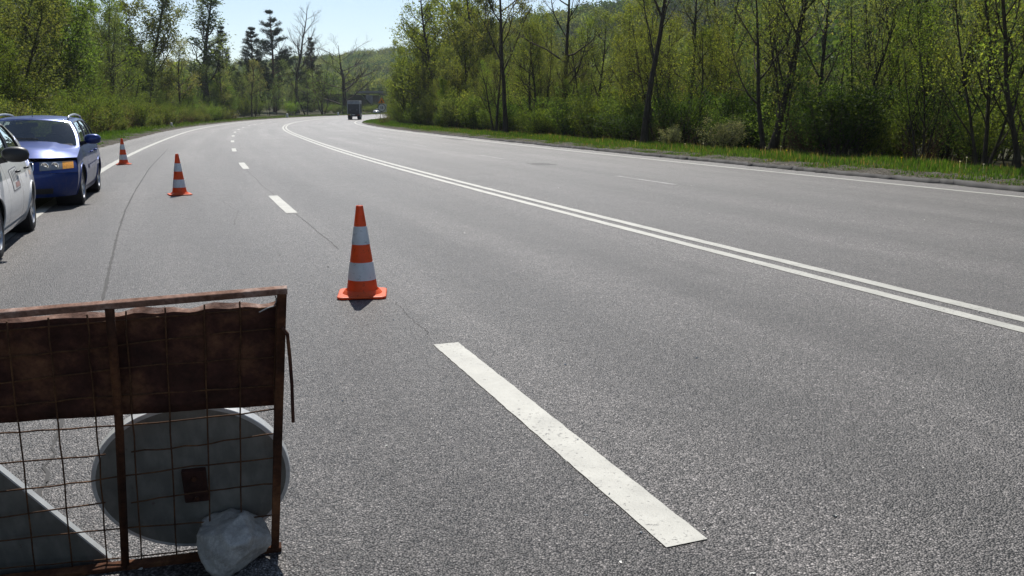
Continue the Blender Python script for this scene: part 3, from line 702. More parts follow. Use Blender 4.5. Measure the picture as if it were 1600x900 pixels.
scatter('undergrowth', 'brown leafless brushwood along the foot of the left-hand trees', 'undergrowth', band(210, (-8, 150), (-16.2, -11.7), 6, .55), ['twiggy', 'shrubA', 'twiggy', 'shrubB', 'shrubC'], ['BUD', 'OL', 'BUD', 'GR', 'OL'], (.6, 1.2), 6)
scatter('undergrowth', 'green bushes filling the left-hand wood edge', 'undergrowth', band(120, (-8, 185), (-20, -15), 7, .9), ['shrubB', 'shrubB', 'shrubA', 'sapling'], ['OL', 'GR', 'OL', 'MINT'], (.8, 1.6), 7)
scatter('undergrowth', 'bushes crowding the inside of the bend', 'undergrowth', band(110, (60, 230), (13.8, 19), 8, .9), ['shrubB', 'shrubA', 'shrubB'], ['YG', 'GR', 'OL'], (.7, 1.5), 8)
scatter('undergrowth', 'leafy young growth crowding between the right-hand trunks', 'undergrowth', band(105, (-8, 112), (15.2, 20.5), 11, 1.0), ['broadC', 'saplingB', 'sapling', 'broadA', 'saplingB'], ['YG', 'YG', 'BRI', 'OL', 'OL'], (.5, .95), 11)
scatter('undergrowth', 'leafy young growth crowding the front of the left-hand wood', 'undergrowth', band(75, (-8, 170), (-18.5, -14.2), 12, 1.2), ['saplingB', 'broadC', 'willowA', 'shrubB'], ['GR', 'OL', 'GR', 'BRI'], (.45, .8), 12)
scatter('undergrowth', 'green bushes on the bank beside the bridge', 'undergrowth', band(80, (218, 252), (-40, -12), 14, 1.2, clear=False), ['shrubB', 'shrubA', 'shrubB'], ['GR', 'OL', 'MINT'], (.5, .95), 14)
# wooded hillsides
def crown_blob(seed, H, R, n=520, size=.75):
    r = np.random.default_rng(seed); cl = r.normal(size=(26, 3)); cl /= np.linalg.norm(cl, axis=1)[:, None]; cl *= (.55 + .45 * r.random(26))[:, None]
    P = cl[r.integers(0, 26, n)] + r.normal(0, .2, (n, 3)); P = P * np.array([R, R, H * .36]) + np.array([0, 0, H * .58])
    V, F = leaf_np(P, size, r, .7)
    W, WF = tubes_np([(np.array([[0, 0, -1], [0, 0, H * .3], [0, .2, H * .75]]), [.2, .15, .06], 4)])
    return np_mesh('hill_trunk', W, WF, M['bark']), np_mesh('hill_crown', V, F, M['leaf'])
K['hillA'] = crown_blob(1, 10, 4.2); K['hillB'] = crown_blob(2, 12, 4.6); K['hillC'] = crown_blob(3, 9, 3.6)
r = np.random.default_rng(9); HP = []
for n_, a0, a1, r0, r1 in ((5200, -3, 50, 80, 560), (1700, -17, -2.5, 350, 950), (1500, -75, -15, 120, 760)):
    az = np.radians(a0 + (a1 - a0) * r.random(n_)); rad = np.sqrt(r0 ** 2 + (r1 ** 2 - r0 ** 2) * r.random(n_))
    hx, hy = rad * np.sin(az), rad * np.cos(az); so, oo = s_off(hx, hy); ok = (np.abs(oo) > np.where(so > 215, 16, 62))
    HP.append(np.stack([hx, hy, ground_z(hx, hy) - .3], 1)[ok])
hp = np.concatenate(HP)
scatter('hillside_wood', 'hazy spring forest covering the hillside in the distance', 'forest', hp, ['hillA', 'hillB', 'hillC', 'hillA', 'hillB'], ['GR', 'OL', 'MINT', 'YG', 'DK'], (.7, 1.25), 9)

# ------------------------------------------------------------------ object materials
M['steel_dark'] = simple('dark_steel', (0.03, 0.03, 0.032), 0.5, 0.0, 0.2)
M['rubber'] = simple('rubber', (0.018, 0.018, 0.019), 0.75)
M['plastic'] = simple('black_plastic', (0.02, 0.02, 0.022), 0.45)
M['interior'] = simple('interior', (0.045, 0.045, 0.05), 0.85)
M['alloy'] = simple('alloy', (0.42, 0.43, 0.45), 0.28, 0.85, 0.1)
M['chrome'] = simple('chrome', (0.75, 0.76, 0.78), 0.12, 1.0, 0.04)
M['lamp'] = simple('lamp_lens', (0.22, 0.23, 0.235), 0.06, 0.2, 0.15, 20, 0, 1.0)
M['amber'] = simple('amber_lens', (0.85, 0.36, 0.03), 0.1, 0.0, 0.15, 30, 0, 1.0)
M['red_lens'] = simple('red_lens', (0.35, 0.02, 0.015), 0.15, 0, .1, 20, 0, 1.0)
M['concrete'] = simple('concrete', (0.23, 0.22, 0.20), 0.9, 0, 0.25, 1.2, 0.4)
M['whitestone'] = simple('painted_stone', (0.62, 0.61, 0.57), 0.8, 0, 0.2, 9, 0.3)
M['galv'] = simple('galvanised', (0.36, 0.37, 0.38), 0.45, 0.7, 0.15, 10)
def mk_signback():
    t = NT('sign_back'); co = t.coord(); g = t.noise(co, 5, 6, .65)
    c = t.ramp(g, [(.3, (0.155, 0.15, 0.132)), (.7, (0.245, 0.238, 0.212))])
    rs_ = t.ramp(t.noise(co, 17, 7, .7), [(.63, G(0.0)), (.70, G(0.85))])
    streak = t.ramp(t.noise(t.coord('Object', (9, 9, 1.2)), 3, 4), [(.4, G(.78)), (.65, G(1.08))])
    t.set(Base_Color=t.mix(rs_, t.mix(1.0, c, streak, 'MULTIPLY'), (0.085, 0.042, 0.022)), Roughness=.6); t.bump(g, .15, .01); return t.m
M['signback'] = mk_signback()
M['signrim'] = simple('sign_rim', (0.62, 0.63, 0.62), 0.4, 0.2, 0.15, 12)
M['signwhite'] = simple('sign_white', (0.70, 0.70, 0.68), 0.4, 0, .06)
M['signorange'] = simple('sign_orange', (0.92, 0.36, 0.03), 0.45, 0, .06)
M['signorange_dark'] = simple('sign_orange_border', (0.75, 0.16, 0.02), 0.45, 0, .06)
M['signred'] = simple('sign_red', (0.45, 0.03, 0.025), 0.4, 0, .06)
M['signblack'] = simple('sign_black', (0.02, 0.02, 0.02), 0.5, 0, .06)
def mk_paint_car(name, col, metal=0.0, rough=0.35, coat=0.9):
    t = NT(name); co = t.coord(); f = t.noise(co, 3, 4)
    dirt = t.ramp(t.noise(co, 11, 6, .7), [(.45, G(0.0)), (.8, G(0.25))])
    c = t.ramp(f, [(.3, tuple(k * .93 for k in col)), (.7, col)])
    t.set(Base_Color=t.mix(dirt, c, (0.16, 0.14, 0.12)), Metallic=metal, Roughness=rough, Coat_Weight=coat, Coat_Roughness=0.03, Specular_IOR_Level=0.3); return t.m
M['blue'] = mk_paint_car('blue_paint', (0.013, 0.038, 0.185), 0.45, 0.36, 0.4)
M['white'] = mk_paint_car('white_paint', (0.76, 0.77, 0.77), 0.0, 0.5)
M['white_far'] = mk_paint_car('white_paint_far', (0.72, 0.72, 0.72), 0.0, 0.25)
def mk_glass():
    t = NT('car_glass')
    gl = t.new('ShaderNodeBsdfGlossy'); gl.inputs['Roughness'].default_value = 0.02; gl.inputs[0].default_value = (.95, 1, 1, 1)
    tr = t.new('ShaderNodeBsdfTransparent'); tr.inputs[0].default_value = (0.50, 0.56, 0.55, 1)
    fr = t.new('ShaderNodeFresnel'); fr.inputs[0].default_value = 1.5
    f2 = t.math('ADD', fr.outputs[0], 0.05)
    mx = t.new('ShaderNodeMixShader'); t.lk(f2, mx.inputs[0]); t.lk(tr.outputs[0], mx.inputs[1]); t.lk(gl.outputs[0], mx.inputs[2])
    t.lk(mx.outputs[0], t.out.inputs['Surface']); t.n.remove(t.b); return t.m
M['glass'] = mk_glass()
def mk_rust(name, a, b, c_, sc_=6):
    t = NT(name); co = t.coord(); f = t.noise(co, sc_, 8, .68); g = t.noise(co, sc_ * 7, 5, .7)
    col = t.ramp(f, [(.30, a), (.5, b), (.70, c_)]); col = t.mix(1.0, col, t.ramp(g, [(.3, G(.6)), (.7, G(1.35))]), 'MULTIPLY')
    t.set(Base_Color=col, Roughness=.88, Metallic=.1, Specular_IOR_Level=.25); t.bump(g, .6, .004); return t.m
M['rust'] = mk_rust('rust', (0.03, 0.015, 0.010), (0.085, 0.034, 0.017), (0.20, 0.09, 0.04))
M['rust_dark'] = mk_rust('rust_sheet', (0.022, 0.012, 0.010), (0.065, 0.027, 0.02), (0.20, 0.095, 0.05), 4.5)
M['rust_top'] = mk_rust('rust_pale', (0.13, 0.06, 0.035), (0.27, 0.16, 0.12), (0.50, 0.40, 0.35), 9)  # paler, pinker rust for the top rail and the panel lip
M['wire'] = mk_rust('rusty_wire', (0.05, 0.026, 0.016), (0.10, 0.05, 0.026), (0.18, 0.09, 0.04), 12)

# ------------------------------------------------------------------ overpass beyond the bend
def overpass():
    s_c = 262.0; c = rp(s_c, 0.0); th = float(np.interp(s_c, SS, TH))
    o = empty('overpass_bridge', tuple(c), -th + .30)
    setp(o, 'dark concrete road bridge spanning the road beyond the truck', 'bridge')
    zb = 5.3
    mb = MB(); mb.box((0, 0, zb + .75), (58, 7.0, 0.5)); 
    for k in range(4): mb.box((0, -2.7 + 1.8 * k, zb + .25), (44, .6, .5))
    mb.build('deck', M['concrete'], o, bevel=.02)
    for y in (-3.3, 3.3): mb = MB(); mb.box((0, y, zb + 1.06), (58, .3, .12)); mb.build('kerb', M['concrete'], o)
    for y in (-3.35, 3.35):
        mb = MB(); mb.bar((-28, y, zb + 1.98), (28, y, zb + 1.98), .07, .07)
        mb.bar((-28, y, zb + 1.5), (28, y, zb + 1.5), .05, .05)
        for k in range(29): mb.bar((-28 + 2 * k, y, zb + 1.12), (-28 + 2 * k, y, zb + 1.95), .05, .05, Vector((0, 1, 0)))
        mb.build('railing', M['steel_dark'], o)
    for sx in (-1, 1):
        mb = MB(); mb.box((sx * (16 if sx < 0 else 12.5), 0, zb / 2 - .25), (1.0, 6.0, zb + .5)); mb.build('pier', M['concrete'], o, bevel=.03)
        mb = MB(); mb.box((sx * 25, 0, 2.4), (2, 7.5, 5.6)); mb.build('abutment', M['concrete'], o, bevel=.03)
        mb = MB(); mb.add([(sx * 21, -6, -1), (sx * 21, 6, -1), (sx * 27, 5, zb), (sx * 27, -5, zb), (sx * 48, 6, zb + .9), (sx * 48, -6, zb + .9), (sx * 48, -12, -2), (sx * 48, 12, -2)],
            [(0, 1, 2, 3), (3, 2, 4, 5), (0, 3, 5, 6), (1, 7, 4, 2)]); mb.build('embankment', M['soil'], o)
overpass()

# ------------------------------------------------------------------ marker stones
def marker(x, yb, h, label):
    p = gp(x, yb); s0, o0 = [q[0] for q in s_off(p.x, p.y)]
    if abs(o0) < 10.2 or yb < 190: p, _ = on_edge(x, -10.5)
    mb = MB(); k = 8; prof = []
    w_ = h * .27
    outline = [(-w_, 0), (w_, 0), (w_ * .95, h * .72)] + [(w_ * .95 * math.cos(a), h * .72 + h * .26 * math.sin(a)) for a in np.linspace(.25, math.pi - .25, 7)] + [(-w_ * .95, h * .72)]
    T = Matrix.Translation((p.x, p.y, gz(p.x, p.y) - .03)) @ Matrix.Rotation(-.3, 4, 'Z') @ Matrix.Rotation(math.pi / 2, 4, 'X')
    o = empty('marker_stone', (p.x, p.y, gz(p.x, p.y))); setp(o, label, 'marker stone', 'white marker stones on the left verge')
    mb = MB(); mb.prism(outline, -w_ * .6, w_ * .6, 0, T); q = mb.build('stone', M['whitestone'], None, bevel=h * .05); q.parent = o; q.matrix_parent_inverse = o.matrix_world.inverted(); q.location = -o.location + Vector((0, 0, 0))
    q.matrix_parent_inverse = Matrix.Identity(4)
    mb = MB(); mb.box((0, 0, .04), (w_ * 3, w_ * 2.2, .12)); mb.build('foot', M['whitestone'], o, bevel=.02)
marker(268, 199.5, .46, 'white rounded marker stone nearest the camera on the left verge')
marker(449, 180, .85, 'small white marker stone far along the left verge, left of the truck')
marker(529, 176, .8, 'farthest white marker stone on the left verge, touching the truck outline')

# ------------------------------------------------------------------ warning signs on the bend
def bend_signs():
    P = pY(597, 186, 118); YS = P.y; z0 = gz(P.x, P.y); o = empty('warning_sign', (P.x, P.y, z0), .12)
    setp(o, 'orange triangular warning sign above a round grey sign on two posts at the bend', 'road sign')
    def zz(y): return pY(597, y, YS).z - z0
    for x in (-.18, .14):
        mb = MB(); mb.tube([(x, .05, -.3), (x, .05, zz(158))], .035, 8); mb.build('post', M['galv'], o, True)
    c = zz(158); sd = .46
    tri = lambda k: [(k * sd * math.sin(a), k * sd * math.cos(a) * 1.0) for a in (0, 2 * math.pi / 3, 4 * math.pi / 3)]
    T = lambda y, z: Matrix.Translation((0, y, z)) @ Matrix.Rotation(math.pi / 2, 4, 'X')
    mb = MB(); mb.prism(tri(1.12), -.015, .015, 0, T(0, c)); t_ = mb.build('triangle_plate', M['signorange_dark'], o)
    mb = MB(); mb.prism(tri(.86), .017, .022, 0, T(0, c)); mb.build('orange_face', M['signorange'], t_)
    mb = MB(); mb.prism([(-.16, -.17), (.16, -.17), (.05, .02), (.1, .12), (-.02, .17), (-.06, .0)], .024, .027, 0, T(0, c)); mb.build('pictogram', M['signblack'], t_)
    c2 = zz(168.2)
    mb = MB(); mb.box((.32, 0.0, c2 - .05), (.62, .03, 1.05)); mb.build('white_board', M['signwhite'], o)
    cir = lambda r_: [(r_ * math.cos(a), r_ * math.sin(a)) for a in np.linspace(0, 2 * math.pi, 28, endpoint=False)]
    mb = MB(); mb.prism(cir(.52), .02, .05, 0, T(0, c2)); d = mb.build('round_plate', M['signblack'], o)
    mb = MB(); mb.prism(cir(.44), .052, .058, 0, T(0, c2)); mb.build('grey_face', M['signwhite'], d)
    mb = MB(); mb.box((-.1, -.062, c2), (.09, .006, .36)); mb.box((.12, -.062, c2), (.09, .006, .36)); mb.build('pictogram', M['signblack'], d)
bend_signs()

# ------------------------------------------------------------------ cars
def wheel(parent, x, y, r_, wid, side, spokes=7, rimmat='alloy'):
    mb = MB(); pr = [(r_ * .66, -.5), (r_ * .9, -.52), (r_ * .985, -.42), (r_, -.2), (r_, .2), (r_ * .985, .42), (r_ * .9, .52), (r_ * .66, .5)]
    mb.lathe([(a, b * wid) for a, b in pr], 40, 0, 'x'); 
    ob = mb.build('tyre', M['rubber'], None, True, 40)
    mr = MB(); mr.lathe([(r_ * .66, -.45 * wid), (r_ * .62, 0), (r_ * .60, .30 * wid), (r_ * .67, .50 * wid), (r_ * .69, .46 * wid), (r_ * .69, -.45 * wid)], 40, 0, 'x')
    mr.lathe([(.001, .34 * wid), (r_ * .13, .36 * wid), (r_ * .16, .30 * wid), (r_ * .16, .05 * wid)], 20, 0, 'x')
    for k in range(spokes):
        a = 2 * math.pi * k / spokes; ca, sa = math.cos(a), math.sin(a)
        p0 = Vector((.30 * wid, r_ * .12 * ca, r_ * .12 * sa)); p1 = Vector((.36 * wid, r_ * .63 * ca, r_ * .63 * sa))
        mr.bar(p0, p1, r_ * .16, .03, Vector((1, 0, 0)))
    mr.lathe([(.001, -.05 * wid), (r_ * .62, -.05 * wid)], 30, 1, 'x')
    w_ = mr.build('wheel', [M[rimmat], M['plastic']], parent, True, 35)
    w_.location = (x, y, r_); w_.scale = (side, 1, 1); ob.parent = w_
    return w_
def make_car(name, loc, rz, paint, D, label, decal=False, far=False):
    """local axes: +Y forward, -X the car's own left"""
    o = empty(name, loc, rz); setp(o, label, 'car')
    L2, W, yfa, yra, rw, wid = D['L'] / 2, D['W'] / 2, D['yf'], D['yr'], D['r'], D['wid']
    zb, zn, zc, zbelt, zrf = D['zb'], D['zn'], D['zc'], D['zbelt'], D['zroof']       # bottom, nose, cowl, belt, roof
    ycw, ytf, ytr, yrb = D['ycw'], D['ytf'], D['ytr'], D['yrb']                        # cowl, roof front, roof rear, rear glass foot
    P = M[paint]; FN, RN = D.get('fn', .40), D.get('rn', .30)
    def tuck(z):
        t = (z - .55); return 1 - (.10 * min(0, t / .35) ** 2 + .085 * max(0, t / .4) ** 2)
    def yf(z): return L2 - .16 * max(0, (z - .50) / (zn - .5 + 1e-6)) ** 2 * .9 - .10 * max(0, (.42 - z) / .25) ** 2
    def yr(z): return -L2 + .10 * max(0, (z - .55) / .5) ** 2 + .10 * max(0, (.42 - z) / .25) ** 2
    def zsh(y):
        if y > ycw: t = (L2 - FN - .0 - y) / (L2 - FN - ycw); t = min(1, max(0, t)); return zn + (zc - zn) * (t ** .75)
        t = (ycw - y) / (ycw + L2); return zc + (zbelt - zc) * min(1, t * 2.2)
    def side(y, t, sx):
        zt = zsh(y); z = zb + (zt - zb) * t
        e = 1 - .045 * max(0, (abs(y) - L2 * .45) / (L2 * .4)) ** 2
        return Vector((sx * W * tuck(z) * e, y, z))
    def front(q, t):
        z = zb + (zn - zb) * t; e = side(yf(z) - FN, t, 1).x
        return Vector((q * e, yf(z) - FN * abs(q) ** 2.7, z + .0))
    def rear(q, t):
        z = zb + (zsh(-L2 + RN) - zb) * t; e = side(yr(z) + RN, t, 1).x
        return Vector((q * e, yr(z) + RN * abs(q) ** 3.4, z))
    def patch(fn, us, vs_, off=0.0, flip=False):
        mb = MB(); rows = [[fn(u, v) for v in vs_] for u in us]
        if off:
            nr = []
            for i in range(len(us)):
                row = []
                for j in range(len(vs_)):
                    du = rows[min(i + 1, len(us) - 1)][j] - rows[max(i - 1, 0)][j]; dv = rows[i][min(j + 1, len(vs_) - 1)] - rows[i][max(j - 1, 0)]
                    n = du.cross(dv).normalized() * (-1 if flip else 1); row.append(rows[i][j] + n * off)
                nr.append(row)
            rows = nr
        mb.grid(rows)
        if not flip: pass
        return mb
    lin = lambda a, b, n: [a + (b - a) * k / (n - 1) for k in range(n)]
    # side skins: wings, doors, quarters, with round wheel openings
    yF = lambda t: yf(zb + (zn - zb) * t) - FN; yR = lambda t: yr(zb + (zsh(-L2 + RN) - zb) * t) + RN
    ra = rw * 1.13; g = .004
    d0, d1, d2 = D['doors']
    segs = [('wing', None, d0 + g), ('door', d0 - g, d1 + g), ('door', d1 - g, d2 + g), ('quarter_panel', d2 - g, None)]
    dense = 1 if not far else .5
    for sx in (-1, 1):
        for nm, ya, yb_ in segs:
            nu = int(34 * dense) if nm in ('wing', 'quarter_panel') else int(16 * dense); nv = int(18 * dense)
            mb = MB(); vv = []; idx = {}
            for i in range(nu):
                for j in range(nv):
                    t = j / (nv - 1); a = yF(t) if ya is None else ya; b = yR(t) if yb_ is None else yb_
                    y = a + (b - a) * i / (nu - 1); p = side(y, t, sx)
                    for yw in (yfa, yra):
                        d = math.hypot(p.y - yw, p.z - rw)
                        if d < ra * 1.0:
                            p = p.copy()
                            if ra - d < .07:
                                k = ra / max(d, 1e-4); p.y = yw + (p.y - yw) * k; p.z = rw + (p.z - rw) * k
                    vv.append(p)
            fs = []
            for i in range(nu - 1):
                for j in range(nv - 1):
                    q = (i * nv + j, i * nv + j + 1, (i + 1) * nv + j + 1, (i + 1) * nv + j)
                    c = sum((vv[k] for k in q), Vector()) / 4
                    if any(math.hypot(c.y - yw, c.z - rw) < ra * .985 for yw in (yfa, yra)): continue
                    fs.append(q)
            mb.add(vv, fs); part = mb.build(nm, P, o, True)
            if nm == 'door' and not far:
                ym = yb_ + .16; t = .80; p = side(ym, t, sx); mh = MB()
                mh.tube([p + Vector((sx * .0, -.07, 0)), p + Vector((sx * .035, -.05, .005)), p + Vector((sx * .035, .05, .005)), p + Vector((0, .075, 0))], .013, 6)
                mh.build('handle', M[D.get('handle', 'plastic')], part, True)
                if D.get('mould', True):
                    mm = patch(lambda u, v: side(u, v, sx), lin(ya - .02, yb_ + .02, 8), [.47, .50, .53, .56], .012, sx > 0); mm.build('moulding', P, part, True)
        # sill
        mb = patch(lambda u, v: side(u, v, sx), lin(yfa - ra - .02, yra + ra + .02, 12), [0, .04, .08], .012, sx > 0); mb.build('sill', M[D.get('sillmat', paint)], o, True)
        # wheel well
        for yw in (yfa, yra):
            mb = MB(); mb.lathe([(ra - .004, sx * (W - .06)), (ra - .004, sx * (W - .42)), (.01, sx * (W - .42))], 32, 0, 'x', (0, yw, rw)); mb.build('wheel_well', M['plastic'], o)
            ml = MB(); arc = []
            for a in np.linspace(-.35, math.pi + .35, 26):
                y, z = yw + ra * math.cos(a), rw + ra * math.sin(a)
                if z < zb: continue
                t = (z - zb) / (zsh(y) - zb); arc.append(side(y, min(1, t), sx) + Vector((sx * .002, 0, 0)))
            ml.tube(arc, .012, 5); ml.build('arch_lip', P, o, True)
        wheel(o, sx * (W - wid / 2 - .035), yfa, rw, wid, sx, D.get('spokes', 7)); wheel(o, sx * (W - wid / 2 - .035), yra, rw, wid, sx, D.get('spokes', 7))
    # nose and tail
    qs = lin(-1, 1, 33)
    tb = D.get('tb', .60)
    patch(front, qs, lin(0, tb - .01, 9), 0).build('front_bumper', P, o, True)
    patch(front, qs, lin(tb, 1, 7), 0).build('nose_panel', P, o, True)
    patch(rear, qs, lin(0, .5, 8), 0).build('rear_bumper', P, o, True)
    patch(rear, qs, lin(.505, 1, 8), 0).build('tailgate', P, o, True)
    # bonnet
    def bonnet(q, t):
        f = front(q, 1.0); yend = ycw + .10 * (1 - q * q); y = f.y + (yend - f.y) * t
        ys = f.y + (yend - f.y) * t if abs(q) == 1 else (yF(1) + (ycw - yF(1)) * t)
        e = side(yF(1) + (ycw - yF(1)) * t, 1, 1).x; z = zsh(yF(1) + (ycw - yF(1)) * t)
        cr = (.085 * (1 - abs(q) ** 2.4)) * min(1, t * 3 + .12) + .018 * (1 if abs(q) < .62 else 0) * min(1, t * 4)
        return Vector((q * e, y, z + cr))
    patch(bonnet, lin(-1, 1, 29), lin(0, 1, 14), 0).build('bonnet', P, o, True, 40)
    # greenhouse
    xb = lambda y: side(y, 1, 1).x - .012
    xt = W * D.get('rt', .70)
    def gside(u, v, sx):
        y0 = ycw + (yrb - ycw) * u; y1 = ytf + (ytr - ytf) * u; y = y0 + (y1 - y0) * v; z0 = zsh(y0)
        z1 = zrf - .055 - .05 * (2 * u - 1) ** 2
        x = xb(y0) + (xt - xb(y0)) * v + .035 * math.sin(math.pi * v)
        return Vector((sx * x, y, z0 + (z1 - z0) * v))
    U = D['u']     # window limits along the side
    vlo, vhi = .06, .90
    def cells(us, v0, v1, sx, nme, mat, n=6, par=None, push=0.0):
        mb = patch(lambda u, v: gside(u, v, sx) + Vector((sx * push, 0, 0)), lin(us[0], us[1], n), lin(v0, v1, 5)); return mb.build(nme, mat, par or o, True)
    for sx in (-1, 1):
        mb = MB()
        for us, v0, v1, n in [((0, 1), vhi, 1, 20), ((0, 1), 0, vlo, 20)]:
            q = patch(lambda u, v: gside(u, v, sx), lin(us[0], us[1], n), lin(v0, v1, 3)); mb.add(q.v, q.f)
        cuts = [0] + [k for w_ in U for k in w_] + [1]
        for a, b in zip(cuts[0::2], cuts[1::2]):
            q = patch(lambda u, v: gside(u, v, sx), lin(a, b, 3), lin(vlo, vhi, 5)); mb.add(q.v, q.f)
        mb.build('roof_pillars', P, o, True)
        for a, b in U:
            cells((a, b), vlo, vhi, sx, 'side_window', M['glass'], 7, push=-.006)
            fr = MB(); pts = [gside(u, vlo, sx) for u in lin(a, b, 6)] + [gside(b, v, sx) for v in lin(vlo, vhi, 5)][1:] + [gside(u, vhi, sx) for u in lin(b, a, 6)][1:] + [gside(a, v, sx) for v in lin(vhi, vlo, 5)][1:]
            fr.tube(pts, .012, 4); fr.build('window_seal', M['plastic'], o)
    def wscreen(q, v, A, bulge):
        p = gside(A, v, 1); d = bulge * (1 - q * q); return Vector((p.x * q, p.y + d, p.z + .05 * v * (1 - q * q)))
    mb = patch(lambda q, v: wscreen(q, v, 0, .14), lin(-.95, .95, 15), lin(.04, .955, 8)); mb.build('windscreen', M['glass'], o, True)
    mb = MB()
    for q0, q1, v0, v1 in ((-1, -.95, 0, 1), (.95, 1, 0, 1), (-.95, .95, .955, 1), (-.95, .95, 0, .04)):
        q = patch(lambda a, b: wscreen(a, b, 0, .14), lin(q0, q1, 15 if q1 - q0 > 1 else 3), lin(v0, v1, 8 if v1 - v0 > .5 else 3)); mb.add(q.v, q.f)
    mb.build('windscreen_frame', P, o, True)
    mb = patch(lambda q, v: wscreen(q, v, 1, -.08), lin(-.9, .9, 13), lin(.12, .9, 6)); mb.build('rear_window', M['glass'], o, True)
    mb = MB()
    for q0, q1, v0, v1 in ((-1, -.9, 0, 1), (.9, 1, 0, 1), (-.9, .9, .9, 1), (-.9, .9, 0, .12)):
        q = patch(lambda a, b: wscreen(a, b, 1, -.08), lin(q0, q1, 13 if q1 - q0 > 1 else 3), lin(v0, v1, 6 if v1 - v0 > .5 else 3)); mb.add(q.v, q.f)
    mb.build('tailgate_frame', P, o, True)
    def roof(u, q):
        a, b = gside(u, 1, 1), 1
        f0 = .14 * (1 - q * q) * (1 - u) ** 6 - .08 * (1 - q * q) * u ** 6
        return Vector((a.x * q, a.y + f0, a.z + .05 * (1 - abs(q) ** 2.2) + .0))
    patch(roof, lin(0, 1, 18), lin(-1, 1, 15)).build('roof', P, o, True)
    if yrb > -L2 + RN + .15:     # boot lid
        def boot(q, t):
            y0 = yrb - .08 * (1 - q * q); y1 = rear(q, 1).y; y = y0 + (y1 - y0) * t
            e = side(max(y, -L2 + RN), 1, 1).x * (1) ; z = zsh(-L2 + RN)
            return Vector((q * e, y, z + .04 * (1 - q * q)))
        patch(boot, lin(-1, 1, 13), lin(0, 1, 6)).build('boot_lid', P, o, True)
    else:
        def shelf(q, t):
            y0 = yrb - .08 * (1 - q * q); y1 = rear(q, 1).y; y = y0 + (y1 - y0) * t
            return Vector((q * xb(yrb), y, zsh(-L2 + RN) + .003))
        patch(shelf, lin(-1, 1, 13), lin(0, 1, 3)).build('tailgate_top', P, o, True)
    # cabin, underbody
    mb = MB(); mb.box((0, (yfa + yra) / 2, zb + .12), (W * 1.5, yfa - yra + .9, .2)); mb.box((0, yfa + .25, .52), (W * 1.1, .9, .3)); mb.box((0, yra - .2, .55), (W * 1.15, .8, .3)); mb.box((0, (ycw + yrb) / 2, .45), (W * 1.7, ycw - yrb - .3, .3)); mb.build('underbody', M['plastic'], o)
    if not far:
        mb = MB(); mb.box((0, ycw - .22, zc - .03), (W * 1.62, .55, .16)); mb.build('dashboard', M['interior'], o, bevel=.04)
        for x in (-.37, .37):
            for yy in (ycw - 1.0, ycw - 1.9):
                mb = MB(); R = Matrix.Rotation(-.22, 3, 'X'); mb.box((x, yy - .1, .82), (.5, .14, .62), R, 0, .85); mb.box((x, yy + .2, .55), (.5, .5, .15)); s_ = mb.build('seat', M['interior'], o, bevel=.05)
                mb = MB(); mb.box((x, yy - .19, 1.20), (.26, .10, .17), R); mb.build('headrest', M['interior'], s_, bevel=.04)
        mb = MB(); mb.lathe([(.17, 0), (.185, .015), (.2, 0), (.185, -.015), (.17, 0)], 24, 0, 'y', (-.37, ycw - .52, zc + .02)); mb.build('steering_wheel', M['plastic'], o, True)
        mb = MB(); mb.box((0, ycw - .62, zrf - .16), (.22, .03, .07)); mb.build('rear_view_mirror', M['plastic'], o, bevel=.01)
    # lamps, grille, plate, mirrors
    hl0, hl1, ht0, ht1 = D['lamp']
    for sx in (-1, 1):
        def lampf(q, t):
            tt = t - .03 * (1 - (q - hl0) / (hl1 - hl0)) * 0; return front(sx * q, tt)
        qm = hl0 + (hl1 - hl0) * .68
        def lo(q): return ht0 + .045 * (hl1 - q) / (hl1 - hl0) * -1 + .04
        mb = MB(); rows = [[front(sx * q, lo(q) + (ht1 - lo(q)) * k / 4) + Vector((sx * .004, .008, 0)) for k in range(5)] for q in lin(hl0, qm, 8)]; mb.grid(rows); h_ = mb.build('headlight', M['lamp'], o, True)
        mb = MB(); rows = [[front(sx * q, lo(q) + (ht1 - lo(q)) * k / 4) + Vector((sx * .006, .006, 0)) for k in range(5)] for q in lin(qm, hl1, 6)]; mb.grid(rows); mb.build('indicator', M['amber' if D.get('amber') else 'lamp'], h_, True)
        for lx in (.25, .7):
            q = hl0 + (qm - hl0) * lx; p = front(sx * q, (ht0 + ht1) / 2 + .01); mb = MB(); mb.lathe([(.001, .012), (.045, .014), (.055, .02), (.06, .012)], 16, 0, 'y', tuple(p)); mb.build('reflector', M['chrome'], h_, True)
        # mirror
        bp = gside(.07, .10, sx); mb = MB(); mb.bar(bp, bp + Vector((sx * .10, .03, .02)), .05, .06); mr_ = mb.build('mirror_arm', M['plastic'], o)
        mb = MB(); c = bp + Vector((sx * .20, .03, .075)); n = 10
        vv = []
        for i in range(9):
            a = math.pi * i / 8
            for j in range(14):
                b = 2 * math.pi * j / 14
                e = lambda v, p=.8: math.copysign(abs(v) ** p, v)
                vv.append(c + Vector((.135 * e(math.sin(a)) * e(math.cos(b)), .075 * e(math.cos(a)) + .02, .085 * e(math.sin(a)) * e(math.sin(b)))))
        mb.add(vv, [(i * 14 + j, i * 14 + (j + 1) % 14, (i + 1) * 14 + (j + 1) % 14, (i + 1) * 14 + j) for i in range(8) for j in range(14)])
        mb.build('mirror', M[D.get('mirror', paint)], mr_, True)
        mb = MB(); rows = [[rear(sx * q, t) + Vector((sx * .004, -.006, 0)) for t in lin(.62, .92, 4)] for q in lin(.72, .97, 6)]; mb.grid(rows); mb.build('tail_light', M['red_lens'], o, True)
    gq, g0, g1 = D['grille']
